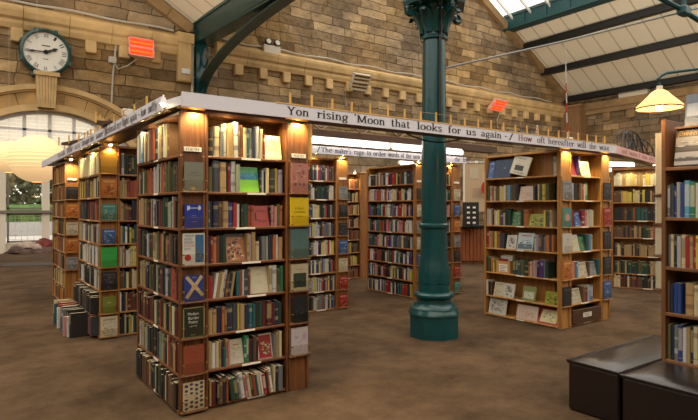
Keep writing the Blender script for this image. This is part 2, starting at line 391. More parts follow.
struct(mb.obj('trim_2', M['ashlar']))
mb = MB()
mb.box(XW - .3, 2, 7.8, XW + .02, 20.7, 8.1); mb.box(XW - .42, 2, 8.1, XW + .02, 20.7, 8.55)
y = 3.0
while y < 20.5: mb.bbox(XW - .22, y, 7.25, XW + .02, y + .5, 7.8, .03); y += 1.6
struct(mb.obj('trim_3', M['ashlar_dark']))
# arch mouldings
mb = MB()
def ring(mb, r0, r1, dep, a0=.06, a1=PI - .06, n=40, gap=0):
    for i in range(n):
        t0 = a0 + (a1 - a0) * i / n + gap; t1 = a0 + (a1 - a0) * (i + 1) / n - gap
        vs = []
        for t in (t0, t1):
            for r, y in ((r0, YW + .02), (r0, YW - dep), (r1, YW - dep), (r1, YW + .02)):
                vs.append((ACX + r * math.cos(t), y, ACZ + r * math.sin(t)))
        mb.add(vs, [(0, 1, 5, 4), (1, 2, 6, 5), (2, 3, 7, 6), (0, 3, 2, 1), (4, 5, 6, 7)])
ring(mb, AR - .02, AR + .2, .16, n=40); ring(mb, 4.42, 4.6, .2, n=40); ring(mb, 4.36, 4.42, .12, n=40)
struct(mb.obj('trim_4', M['ashlar']))
mb = MB(); ring(mb, AR + .2, 4.36, .05, n=17, gap=.003)
struct(mb.obj('trim_5', mat('voussoir_stone', (184, 148, 96), .9, noise=.35, nscale=1.1, bump=.5, bscale=6)))
# keystone, fluted
mb = MB()
kz0, kz1 = AR + ACZ - .0, 6.18
for i in range(7):
    a0 = -.5 + i / 7 + .012; a1 = -.5 + (i + 1) / 7 - .012
    vs = []
    for z, hw in ((kz0 + .02, .27), (kz1, .34)):
        for t in (a0, a1): vs += [(KX + t * 2 * hw, YW - .1, z), (KX + t * 2 * hw, YW - .4, z)]
    mb.add(vs, [(0, 1, 3, 2), (4, 6, 7, 5), (1, 5, 7, 3), (0, 4, 5, 1), (2, 3, 7, 6), (0, 2, 6, 4)])
mb.box(KX - .26, YW - .36, kz0 + .02, KX + .26, YW, kz1 - .02); mb.box(KX - .4, YW - .46, kz1, KX + .4, YW, kz1 + .14)
struct(mb.obj('trim_6', M['ashlar']))
# gable copings under the roof slopes
mb = MB()
def coping(mb, x0, z0, x1, z1, n):
    L_ = math.hypot(x1 - x0, z1 - z0); d = Vector((x1 - x0, 0, z1 - z0)) / L_
    for i in range(n):
        a = Vector((x0, YW - .12, z0)) + d * (L_ * i / n + .01); b = Vector((x0, YW - .12, z0)) + d * (L_ * (i + 1) / n - .01)
        mb.bar(a, b, .26, .42)
coping(mb, VX - .5, rooftop(VX - .5) - .35, PLX, rooftop(PLX) - .35, 14); coping(mb, XW - .2, 8.95, PKX, PKZ - .35, 16); 
struct(mb.obj('trim_7', M['ashlar_dark']))

# roof
def roof_plane(x0, z0, x1, z1, y0, y1, m, name, t=.12):
    mb = MB(); vs = [(x0, y0, z0), (x1, y0, z1), (x1, y1, z1), (x0, y1, z0)]
    mb.add(vs + [(a, b, c + t) for a, b, c in vs], [(3, 2, 1, 0), (4, 5, 6, 7), (0, 1, 5, 4), (1, 2, 6, 5), (2, 3, 7, 6), (3, 0, 4, 7)])
    return struct(mb.obj(name, m))
RX = 28.0; RZ = 9.1 + (XW - RX) * SL
roof_plane(RX, RZ, XW + .2, 9.0, 3, YW + .3, M['boards'], 'ceiling')
roof_plane(1.5, rooftop(1.5), VX, VZ, 12, YW + .3, M['boards'], 'ceiling')
roof_plane(VX, VZ, 11.5, rooftop(11.5), 15, YW + .3, M['boards'], 'ceiling')
roof_plane(PKX, PKZ, RX, RZ, 3, YW + .3, M['glass'], 'ceiling', .03)
# roof beams
mb = MB()
for t in (0.08, .47, .8):
    x = XW - (XW - RX) * t; z = 9.0 + (XW - x) * SL - .12
    mb.box(x - .12, 3, z - .32, x + .12, YW, z + .02); mb.box(x - .22, 3, z - .36, x + .22, YW, z - .3)
tag(mb.obj('roof_purlins', M['black']), kind='structure')
mb = MB()
mb.box(RX - .3, 3, RZ - .35, RX + .15, YW, RZ + .5); mb.box(RX - .45, 3, RZ - .4, RX + .3, YW, RZ - .28); mb.box(RX - .4, 3, RZ + .42, RX + .28, YW, RZ + .56)
y = 4
while y < YW: mb.box(RX - .36, y, RZ - .3, RX - .28, y + .1, RZ + .44); y += 1.5
struct(mb.obj('trim_8', M['teal_dark']))
mb = MB(); 
y = 3.2
while y < YW: mb.bar((RX, y, RZ + .1), (PKX, y, PKZ + .05), .08, .14); y += 1.3
struct(mb.obj('trim_9', M['white']))

# valley beam, wall post and curved bracket (one ironwork truss)
t_ = thing('iron_roof_bracket', 'teal iron valley beam with curved bracket fixed to the stone wall', 'roof bracket', (VX, YW, 6.2))
def zs(y): return 8.35 + (y - YW) * .058   # underside falls slightly away from the wall
mb = MB()
for dx in (-.3, .22):
    mb.bar((dx, -.05, 2.55), (dx, -10, 2.2), .1, .75)
mb.bar((-.04, -.05, 2.17), (-.04, -10, 1.72), .62, .08); mb.bar((-.04, -.05, 2.93), (-.04, -10, 2.6), .72, .1)
mb.obj('beam', M['teal'], t_)
mb = MB(); mb.box(-.3, -.24, -.05, .1, -.0, 2.5); mb.box(-.36, -.3, -.16, .16, 0, .0); mb.box(-.36, -.28, 2.3, .16, 0, 2.42)
mb.obj('wall_post', M['teal'], t_)
mb = MB(); N = 16
for i in range(N):
    p = []
    for k in (i, i + 1):
        a = PI / 2 * k / N; p.append(Vector((-.08, -.2 - 7.9 * (1 - math.cos(a)), .0 + 1.72 * math.sin(a))))
    mb.bar(p[0], p[1], .42, .06)
    q = [v + Vector((0, .0, .1)) for v in p]; mb.bar(q[0], q[1], .07, .24)
mb.obj('curved_brace', M['teal'], t_)
mb = MB(); mb.tube([(-.08, -.62 + .34 * math.cos(a), 1.5 + .42 * math.sin(a)) for a in [2 * PI * k / 20 for k in range(21)]], .045, 6)
mb.obj('ring_ornament', M['teal'], t_)
# stone bracket and white downpipe next to it
mb = MB(); mb.bbox(VX - 1.05, YW - .36, 6.65, VX - .5, YW, 8.6, .05); mb.box(VX - 1.12, YW - .42, 8.2, VX - .44, YW, 8.6)
struct(mb.obj('trim_10', M['ashlar']))
mb = MB(); mb.bbox(-.17, -.06, -.11, .17, 0, .11, .02)
tag(mb.obj('switch_box', M['white'], None, (VX - .78, YW - .36, 7.05)), 'small white switch box fixed to the stone wall bracket', 'switch box')
mb = MB(); mb.tube([(0, 0, -3.9), (0, 0, 0)], .06); 
for z in (-3, -1.5, -.2): mb.box(-.1, 0, z, .1, .1, z + .06)
tag(mb.obj('downpipe', M['cream'], None, (VX - .42, YW - .1, 8.4)), 'thin cream pipe running down the wall beside the teal bracket', 'pipe')
# panelled timber pier in the corner
mb = MB()
for i in range(6):
    w = (XW - 33.75) / 6; mb.box(33.75 + i * w + .01, 20.62, 0, 33.75 + (i + 1) * w - .01, 20.66, 8.35)
for i in range(8):
    w = (YW - 20.66) / 8; mb.box(33.71, 20.66 + i * w + .01, 0, 33.75, 20.66 + (i + 1) * w - .01, 8.35)
mb.box(33.76, 20.67, 0, XW, YW, 8.33); mb.box(33.6, 20.5, 8.33, XW, YW, 8.5)
struct(mb.obj('trim_11', M['panelwood']))
# clutter on top of the right cornice: small box
tag(MB().bbox(-.2, -.9, 0, .2, .9, .55, .03).obj('junction_box', M['cream'], None, (XW - .24, 17.4, 8.55)), 'cream box resting on the right wall ledge under the roof', 'box')

# ------------------------------------------------------------------ arched window and doors
wf = MB(); Y0, Y1 = YW + .22, YW + .34
ring_ = []
def arcz(x, r): return ACZ + math.sqrt(max(.01, r * r - (x - ACX) ** 2))
mull = [ACX + k * .79 - .05 for k in (-4, -3, -2, -1, 0, 1, 2, 3, 4)]
for x in mull: wf.box(x - .055, Y0, 3.5, x + .055, Y1, arcz(x, AR - .03))
wf.box(ACX - 3.1, Y0 - .0, 4.3, ACX + 3.1, Y1, 4.38)
N = 32
for i in range(N):
    a, b = PI * .18 + (PI * .64) * i / N, PI * .18 + (PI * .64) * (i + 1) / N
    wf.bar((ACX + (AR - .06) * math.cos(a), (Y0 + Y1) / 2, ACZ + (AR - .06) * math.sin(a)), (ACX + (AR - .06) * math.cos(b), (Y0 + Y1) / 2, ACZ + (AR - .06) * math.sin(b)), .12, .13)
wf.box(ACX - AR, Y0 - .16, 3.22, ACX + AR, Y1, 3.5); wf.box(ACX - AR, Y0 - .24, 3.44, ACX + AR, Y1, 3.54)
window = struct(wf.obj('window_1', M['white']))
mb = MB(); mb.box(ACX - AR + .1, YW + .27, 3.5, ACX + AR - .1, YW + .28, 4.95)
mb.obj('pane', M['glass'], window)
# roller blinds in the upper lights
bl = MB()
for i in range(11): bl.box(ACX - 3.2, YW + .36, 3.52 + i * .13, ACX + 3.2, YW + .37, 3.645 + i * .13)
M['blind'] = mat('cream_blind', (236, 228, 210), .9); M['blind'].node_tree.nodes['Principled BSDF'].inputs['Transmission Weight'].default_value = .0
nt = M['blind'].node_tree; _t = nt.nodes.new('ShaderNodeBsdfTranslucent'); _t.inputs[0].default_value = (.95, .9, .82, 1); _m = nt.nodes.new('ShaderNodeMixShader'); _m.inputs[0].default_value = .8
nt.links.new(nt.nodes['Principled BSDF'].outputs[0], _m.inputs[1]); nt.links.new(_t.outputs[0], _m.inputs[2]); nt.links.new(_m.outputs[0], nt.nodes['Material Output'].inputs[0])
bl.obj('blind', M['blind'], window)
# door frames below
df = MB()
posts = [(-.75, .25), (1.02, .3), (4.9, .2), (6.4, .2)]
for x, w in posts: df.box(x, Y0 - .1, 0, x + w, Y1, 3.25)
for x, w in ((1.2, 0), (3.05, 0)): pass
df.box(ACX - AR, Y0, 0, ACX + AR, Y1, .32); df.box(ACX - AR, Y0 - .03, .3, ACX + AR, Y1 + .0, .36)
struct(df.obj('door_1', M['cream']))
dk = MB()
for a, b in ((-.48, 1.0), (1.36, 4.88)):
    for z0, z1 in ((.36, 1.38), (1.52, 3.2)):
        dk.box(a, Y0 - .02, z0, a + .06, Y1, z1); dk.box(b - .06, Y0 - .02, z0, b, Y1, z1); dk.box(a, Y0 - .02, z0, b, Y1, z0 + .06); dk.box(a, Y0 - .02, z1 - .06, b, Y1, z1)
dk.box(ACX - AR, Y0 - .14, 1.38, 4.9, Y1, 1.48)
struct(dk.obj('door_2', mat('grey_window_frame', (120, 112, 102), .5)))
mb = MB(); mb.box(ACX - AR + .05, YW + .28, .36, ACX + AR - .05, YW + .285, 3.2); struct(mb.obj('window_2', M['glass']))
mb = MB(); mb.box(2.42, Y0 - .03, .36, 2.66, Y1, 3.2); mb.box(4.0, Y0, .36, 4.12, Y1, 3.2); struct(mb.obj('window_3', M['cream']))
mb = MB()
for i in range(18): x = 1.42 + i * .19; mb.box(x, YW + .4, .36, x + .012, YW + .41, 1.3)
for i in range(6): mb.box(1.42, YW + .4, .45 + i * .15, 4.85, YW + .41, .462 + i * .15)
struct(mb.obj('window_4', M['cream']))

# outside
struct(MB().box(-30, YW + .7, -.25, 30, 70, -.05).obj('street_ground', M['paving']))
struct(MB().box(-25, 36, -.05, 30, 36.3, .75).obj('street_wall', M['wall_out']))
def foliage(name, m, x0, x1, y0, y1, z0, z1, n, s, label, cat):
    mb = MB(); r = random.Random(3)
    for i in range(n):
        c = Vector((r.uniform(x0, x1), r.uniform(y0, y1), r.uniform(z0, z1)))
        for k in range(3):
            a = Vector((r.gauss(0, 1), r.gauss(0, 1), r.gauss(0, 1))).normalized() * s * r.uniform(.5, 1); b = Vector((r.gauss(0, 1), r.gauss(0, 1), r.gauss(0, 1))).normalized() * s * .6
            mb.add([c, c + a * .5 + b * .5, c + a, c + a * .5 - b * .5], [(0, 1, 2, 3)])
    return tag(mb.obj(name, m), label, cat, kind='stuff')
mb = MB(); mb.bbox(-20, 36.5, 0, 25, 38, 1.75, .3)
tag(mb.obj('hedge', M['grass']), 'clipped green hedge outside beyond the glazed doors', 'hedge', kind='stuff')
foliage('shrubs', M['trees'], -16, 14, 40, 43, .3, 5.6, 7000, .6, 'pale green shrubs and trees seen outside through the doors', 'shrubs')

# ------------------------------------------------------------------ clock
ck = thing('wall_clock', 'round station clock with teal rim and roman numerals above the arch', 'clock', (KX - .02, YW - .05, 7.02))
RC = .8
mb = MB(); Mx = Matrix.Rotation(PI / 2, 4, 'X')
mb.lathe([(RC * 1.0, 0), (RC * 1.02, .28), (RC * .98, .36), (RC * .9, .38), (RC * .86, .32), (RC * .86, .1)], 48, M=Mx)
for k in range(8):
    a = 2 * PI * k / 8 + .39; mb.add([], []); mb.bar((RC * .9 * math.cos(a), -.3, RC * .9 * math.sin(a)), (RC * 1.06 * math.cos(a), -.3, RC * 1.06 * math.sin(a)), .12, .12)
mb.obj('rim', M['teal'], ck, smooth=True)
mb = MB(); mb.lathe([(RC * .87, .24), (RC * .87, .27)], 48, M=Mx); mb.obj('dial', mat('clock_face', (240, 236, 226), .5), ck)
mb = MB()
nums = ['XII', 'I', 'II', 'III', 'IIII', 'V', 'VI', 'VII', 'VIII', 'IX', 'X', 'XI']
for k, s_ in enumerate(nums):
    a = PI / 2 - k * PI / 6; R_ = Matrix.Rotation(-(a - PI / 2), 4, 'Y')
    w = .04 * len(s_) + .03
    vs, fs = text_geo(s_, w, .21)
    T_ = R_ @ Matrix.Translation((-w / 2, -.275, RC * .63))
    nm_ = MB(); nm_.add(vs, fs, M=T_); nm_.obj('numeral', M['black'], ck)
for k in range(60):
    a = k * PI / 30; R_ = Matrix.Rotation(a, 4, 'Y'); mb.add([(-.005, -.275, RC * .82), (.005, -.275, RC * .82), (.005, -.275, RC * .85), (-.005, -.275, RC * .85)], [(0, 1, 2, 3)], M=R_)
mb.box(-.13, -.276, .2, .13, -.275, .235); mb.box(-.08, -.276, -.26, .08, -.275, -.235)
mb.obj('minute_track', M['black'], ck)
def hand(name, ang, length, w, tail, y):
    mb = MB(); R_ = Matrix.Rotation(ang, 4, 'Y')
    pts = [(-w * .4, -tail), (w * .4, -tail), (w * .5, 0), (w * .5, length * .55), (w, length * .68), (0, length), (-w, length * .68), (-w * .5, length * .55), (-w * .5, 0)]
    n = len(pts); mb.add([(x, y, z) for x, z in pts] + [(x, y + .015, z) for x, z in pts], [tuple(range(n)), tuple(range(2 * n - 1, n - 1, -1))] + [(i, n + i, n + (i + 1) % n, (i + 1) % n) for i in range(n)], M=R_)
    mb.lathe([(w * 1.2, 0), (w * 1.2, .02)], 12, M=Matrix.Translation((0, y + .02, 0)) @ Mx)
    mb.obj(name, M['black'], ck)
hand('hour_hand', math.radians(67), RC * .52, .065, .08, -.31); hand('minute_hand', math.radians(267), RC * .76, .04, .14, -.34)
mb = MB(); mb.box(-.45, -.3, -.86, .45, 0, -.74); mb.box(-.38, -.25, -.78, .38, 0, -.5)
mb.obj('base_block', M['teal'], ck)

# ------------------------------------------------------------------ wall-hung heaters, floodlights, cables
def heater(label, loc, rz, tilt, lit, w=.95, h=.72):
    t = thing('wall_heater', label, 'heater', loc, rz)
    T_ = Matrix.Rotation(tilt, 4, 'X')
    mb = MB(); mb.box(-w / 2, 0, -h / 2, w / 2, .1, h / 2, M=T_)
    for z0, z1 in ((-h / 2, -h / 2 + .04), (-.03, .03), (h / 2 - .04, h / 2)): mb.box(-w / 2, -.1, z0, w / 2, 0, z1, M=T_)
    for x in (-w / 2, w / 2 - .04): mb.box(x, -.1, -h / 2, x + .04, 0, h / 2, M=T_)
    mb.obj('casing', M['cream'] if not lit else mat('heater_casing', (225, 170, 150), .4), t)
    for s_ in (-1, 1):
        zc = s_ * h * .24
        mb = MB(); mb.box(-w / 2 + .05, -.02, zc - h * .17, w / 2 - .05, -.005, zc + h * .17, M=T_)
        mb.obj('reflector', M['heat2'] if lit else M['brass'], t)
        mb = MB(); mb.tube([T_ @ Vector((-w / 2 + .05, -.06, zc)), T_ @ Vector((w / 2 - .05, -.06, zc))], .035 if lit else .03); mb.obj('heating_element', M['heat'] if lit else M['cable'], t)
    mb = MB(); mb.tube([(0, .1, 0), (0, .5, 0)], .03); mb.box(-.15, .48, -.15, .15, .52, .15); mb.obj('mounting_arm', M['dark_metal'], t)
    return t
def on_wall(u, v, off=0):      # point of the back wall plane seen in direction (u, v)
    t = (u - 349) / 545; f = (YW - off) / (.813 - .5823 * t)
    return Vector((f * (.5823 + .813 * t), YW - off, 1.6 + (207 - v) * f / 545))
heater('glowing red twin-bar heater high on the wall right of the clock', on_wall(141, 48, .55), 0, -.1, True)
heater('glowing orange heater high on the wall right of the teal column', on_wall(498, 105, .6), .1, .75, True, 1.25, .75)
heater('unlit gold twin-bar heater tilted on the wall left of the teal column', on_wall(360, 82, .6), -.05, .55, False, 1.0, .8)
fl = thing('floodlight_unit', 'pair of black floodlights on a cream box on the stone wall', 'floodlight', on_wall(269, 52, 0))
MB().bbox(-.42, -.32, -.25, .42, 0, .22, .02).obj('box', M['cream'], fl)
for s_ in (-1, 1):
    mb = MB(); mb.lathe([(.08, 0), (.15, .1), (.16, .2), (.12, .21)], 16, M=Matrix.Translation((s_ * .22 + .05, -.12, .34)) @ Matrix.Rotation(1.35, 4, 'X'))
    mb.tube([(s_ * .22 + .05, -.12, .2), (s_ * .22 + .05, -.12, .32)], .02); mb.obj('lamp_head', M['dark_metal'], fl, smooth=True)
    MB().lathe([(.115, .205), (.115, .215)], 16, M=Matrix.Translation((s_ * .22 + .05, -.12, .34)) @ Matrix.Rotation(1.35, 4, 'X')).obj('lamp_glass', M['label'], fl)
mb = MB(); mb.tube([on_wall(u, v, .05) for u, v in ((118, 24), (113, 75), (111, 112))], .035, 6)
mb.tube([on_wall(u, v, .08) for u, v in ((113, 60), (118, 69), (127, 66), (137, 59))], .025, 6)
mb.bbox(*(on_wall(112.5, 60, .1) + Vector((-.14, -.06, -.12))), *(on_wall(112.5, 60, .1) + Vector((.14, .08, .12))), .02)
tag(mb.obj('heater_cable', M['cable']), 'pale cable and switch box running down the wall beside the red heater', 'cable')
mb = MB(); mb.tube([Vector((x, YW - .15 - .02 * math.sin(x * 3), 8.68 + .03 * math.sin(x * 2.3))) for x in [-5 + i * .6 for i in range(21)]], .04, 6)
tag(mb.obj('conduit_cable', M['cable']), 'long pale cable lying along the ledge above the clock', 'cable')
mb = MB(); mb.tube([Vector((x, YW - .15 - .02 * math.sin(x * 3), 8.7 + .04 * math.sin(x * 2.3))) for x in [9 + i * .6 for i in range(40)]], .035, 6)
mb.tube([on_wall(u, v, .05) for u, v in ((346, 66), (348, 72), (345, 90), (346, 106))], .03, 6)
mb.tube([on_wall(u, v, .08) for u, v in ((498, 95), (500, 112), (497, 120), (498, 128))], .03, 6)
tag(mb.obj('conduit_cable', M['cable']), 'long pale cable along the ledge right of the floodlights', 'cable')

# ------------------------------------------------------------------ books
PAL = {  # letter: (colour word, rgb, band rgb)
 'k': ('black', (32, 30, 32), (170, 150, 90)), 'n': ('navy', (34, 42, 66), (190, 170, 110)), 'b': ('blue', (38, 66, 132), (210, 200, 170)),
 'c': ('light blue', (96, 160, 196), (230, 230, 220)), 't': ('teal', (38, 98, 102), (200, 190, 150)), 'g': ('dark green', (34, 66, 48), (190, 170, 100)),
 'G': ('green', (42, 130, 84), (230, 225, 200)), 'o': ('olive', (92, 90, 50), (40, 40, 26)), 'y': ('yellow', (214, 190, 84), (90, 60, 30)),
 'm': ('maroon', (96, 30, 30), (200, 170, 110)), 'r': ('red', (170, 36, 34), (235, 220, 200)), 'R': ('rust', (160, 74, 42), (60, 30, 20)),
 'O': ('orange-brown', (186, 106, 52), (90, 44, 24)), 'p': ('pink', (204, 140, 134), (110, 50, 60)), 'u': ('purple', (84, 46, 120), (220, 210, 220)),
 'w': ('white', (222, 216, 202), (60, 56, 60)), 'e': ('cream', (214, 196, 152), (120, 60, 40)), 'T': ('tan', (182, 148, 98), (110, 64, 36)),
 'B': ('brown', (104, 72, 46), (190, 150, 90)), 's': ('grey', (116, 116, 118), (220, 216, 206)), 'S': ('pale grey', (184, 182, 180), (60, 66, 90)),
 'd': ('slate', (66, 68, 76), (180, 170, 150)), 'a': ('sage', (152, 160, 130), (70, 80, 60)), 'K': ('dark olive', (46, 46, 32), (150, 130, 80)),
 'v': ('lilac', (168, 152, 164), (80, 60, 90))}
P2 = {k: (v[0], lin(v[1]), tuple(.45 * a + .55 * b for a, b in zip(lin(v[1]), lin(v[2])))) for k, v in PAL.items()}
PAGE = lin((214, 198, 162))

def book_geo(mb, t, d, h, c, band, style, Mx=None, pages=True, seg=True):
    """cover as a U: rounded spine towards -y, boards to +y"""
    cv = .0022 if t > .008 else t * .25
    zb = [0, h]
    if style == 1: zb = [0, h * .12, h * .15, h * .7, h * .84, h]
    elif style == 2: zb = [0, h * .78, h * .9, h]
    elif style == 3: zb = [0, h * .08, h * .1, h * .3, h * .88, h * .9, h]
    elif style == 4: zb = [0, h * .55, h]
    elif style == 5: zb = [0, h * .2, h * .34, h * .6, h * .66, h]
    bandseg = {0: (), 1: (1, 3), 2: (1,), 3: (1, 3, 5)[:2] + (4,), 4: (1,), 5: (1, 3)}[style]
    if not seg:
        zb = [0, h * .7, h * .84, h] if style in (1, 2, 3) else [0, h]; bandseg = (1,) if style in (1, 2, 3) else ()
    if seg: out = [(0, d), (0, t * .22), (t * .12, t * .07), (t * .3, 0), (t * .7, 0), (t * .88, t * .07), (t, t * .22), (t, d)]
    else: out = [(0, d), (0, 0), (t, 0), (t, d)]
    n = len(out); vs = []; fs = []; cs = []
    for z in zb: vs += [(x, y, z) for x, y in out]
    for k in range(len(zb) - 1):
        for i in range(n - 1):
            fs.append((k * n + i, k * n + i + 1, (k + 1) * n + i + 1, (k + 1) * n + i)); spine = 0 < i < n - 2
            cs.append(band if (spine and k in bandseg) else c)
    # top/bottom lips and inner faces
    if seg:
        top = (len(zb) - 1) * n
        inn = [(cv, d), (cv, t * .3), (t - cv, t * .3), (t - cv, d)]
        b0 = len(vs); vs += [(x, y, 0) for x, y in inn]; b1 = len(vs); vs += [(x, y, h) for x, y in inn]
        def lip(o_, i_, flip):
            q = [(o_ + 0, i_ + 0, i_ + 1, o_ + 1), (o_ + 1, i_ + 1, o_ + 2), (o_ + 2, i_ + 1, i_ + 2, o_ + 5, o_ + 4, o_ + 3), (o_ + 5, i_ + 2, o_ + 6), (o_ + 6, i_ + 2, i_ + 3, o_ + 7)]
            return [tuple(reversed(f)) if flip else f for f in q]
        l1 = lip(top, b1, False); l0 = lip(0, b0, True); fs += l1 + l0; cs += [c] * (len(l1) + len(l0))
        q = [(b0, b0 + 1, b1 + 1, b1), (b0 + 1, b0 + 2, b1 + 2, b1 + 1), (b0 + 2, b0 + 3, b1 + 3, b1 + 2)]
        fs += [tuple(reversed(f)) for f in q]; cs += [c] * 3
        q = [(0, b0, b1, top), (n - 1, top + n - 1, b1 + 3, b0 + 3)]; fs += q; cs += [c] * 2
        mb.add(vs, fs, cs, 0, Mx)
    else:
        top = (len(zb) - 1) * n
        fs += [tuple(top + i for i in (1, 2, 3, 0))]; cs.append(PAGE if pages else c)
        fs += [(0, 3, 2, 1)]; cs.append(c)
        fs += [(0, top, top + 3, 3)]; cs.append(PAGE)
        mb.add(vs, fs, cs, 0, Mx)
def pages_geo(mb, t, d, h, Mx=None):
    cv = .0022 if t > .008 else t * .25
    mb.box(cv, t * .3, .003, t - cv, d - .003, h - .003, M=Mx)

BOOKS = []     # every spine-out book as a spec; the largest in view become objects of their own
class Face:
    """one open shelf bay: origin at the left end seen by the viewer, on the front edge line"""
    def __init__(s, ox, oy, rz, w, d, name, seed=0):
        s.o = Vector((ox, oy, 0)); s.rz = rz; s.w = w; s.d = d; s.name = name; s.r = random.Random(seed + 100)
        s.a = Vector((math.cos(rz), math.sin(rz), 0)); s.n = Vector((math.sin(rz), -math.cos(rz), 0))
    def pt(s, x, y, z): return s.o + s.a * x - s.n * y + Vector((0, 0, z))

ORD = ['first', 'second', 'third', 'fourth', 'fifth', 'sixth', 'seventh', 'eighth', 'ninth', 'tenth', 'eleventh', 'twelfth', 'thirteenth', 'fourteenth', 'fifteenth', 'sixteenth', 'seventeenth', 'eighteenth', 'nineteenth', 'twentieth']
def ordn(i):
    if i < 20: return ORD[i]
    tens = {2: 'twenty', 3: 'thirty', 4: 'forty', 5: 'fifty', 6: 'sixty'}; n = i + 1
    if n % 10 == 0: return {3: 'thirtieth', 4: 'fortieth', 5: 'fiftieth', 6: 'sixtieth'}[n // 10]
    return tens[n // 10] + '-' + ORD[n % 10 - 1]

def put_books(face, z, level, spec, maxh, depth=(.13, .17), over=0, x0=.006, fit=True):
    """spec tokens: colour+thickness mm[/height cm][< or > leaning], gapNN, D:key:width mm  """
    r = face.r; x = x0; toks = spec.split(); out = []
    width = face.w - .012; 
    tot = 0
    for tk in toks:
        if tk.startswith('gap'): tot += float(tk[3:]) / 1000
        elif tk.startswith('D:'): tot += float(tk.split(':')[2]) / 1000
        else:
            num = tk[1:].rstrip('<>').split('/')[0]; tot += float(num) / 1000 + .0006
    k = min(1.0, (width - .002) / tot) if fit and tot > width else 1.0
    if tot < width and 'pine' in face.name: k = min(1.25, (width - .004) / tot)
    lean_prev = 0
    for tk in toks:
        if tk.startswith('gap'): x += float(tk[3:]) / 1000 * k; lean_prev = 0; continue
        if tk.startswith('D:'):
            _, key, wmm = tk.split(':'); w = float(wmm) / 1000 * k
            DISPLAY_QUEUE.append((face, x, w, z, level, key, maxh)); x += w; lean_prev = 0; continue
        lean = 0
        if tk[-1] in '<>': lean = -1 if tk[-1] == '<' else 1; tk = tk[:-1]
        col = tk[0]; parts = tk[1:].split('/'); t = float(parts[0]) / 1000 * k
        h = float(parts[1]) / 100 if len(parts) > 1 else r.uniform(.72, .95) * maxh
        h = min(h, maxh)
        ang = lean * .15 if lean else 0
        if lean_prev == 1 and lean != 1: x += hprev * math.sin(.15) * .95
        if lean: h = min(h, maxh * .97)
        if x + t > width + .006: break
        d = min(r.uniform(*depth), face.d - .01); yo = r.uniform(.004, .022) - over
        zz = z + (t * math.sin(ang) if ang > 0 else 0) + .0005
        if lean == -1 and lean_prev != -1: x += h * math.sin(-ang) * .97
        BOOKS.append(dict(face=face, x=x, y=yo, z=zz, t=t, d=d, h=h, ang=ang, col=col, level=level, style=r.choice([0, 0, 0, 0, 2, 1, 3, 0, 5]), idx=len(out)))
        out.append(1)
        x += t / math.cos(ang) + .001; lean_prev = lean; hprev = h
    return x
def rand_spec(r, w, pal, tmin=14, tmax=42, lean=.08, fill=.97):
    x = 0; out = []
    while x < w * 1000 * fill:
        t = r.uniform(tmin, tmax); c = r.choice(pal)
        run = 1 if r.random() > .18 else r.randint(2, 4)
        for _ in range(run):
            if x + t > w * 1000 * fill: x += t; break
            out.append('%s%d' % (c, t)); x += t + .6
    if r.random() < lean and len(out) > 8:
        for i in range(len(out) - 4, len(out)): out[i] += '>' if False else ''
    return ' '.join(out)
DISPLAY_QUEUE = []

# ------------------------------------------------------------------ displayed (face-out) books
W_ = lin((236, 232, 222)); K_ = lin((26, 24, 26))
def art_plain(c, lines=(), pic=None, border=None):
    return dict(c=lin(c), lines=lines, pic=pic, border=border)
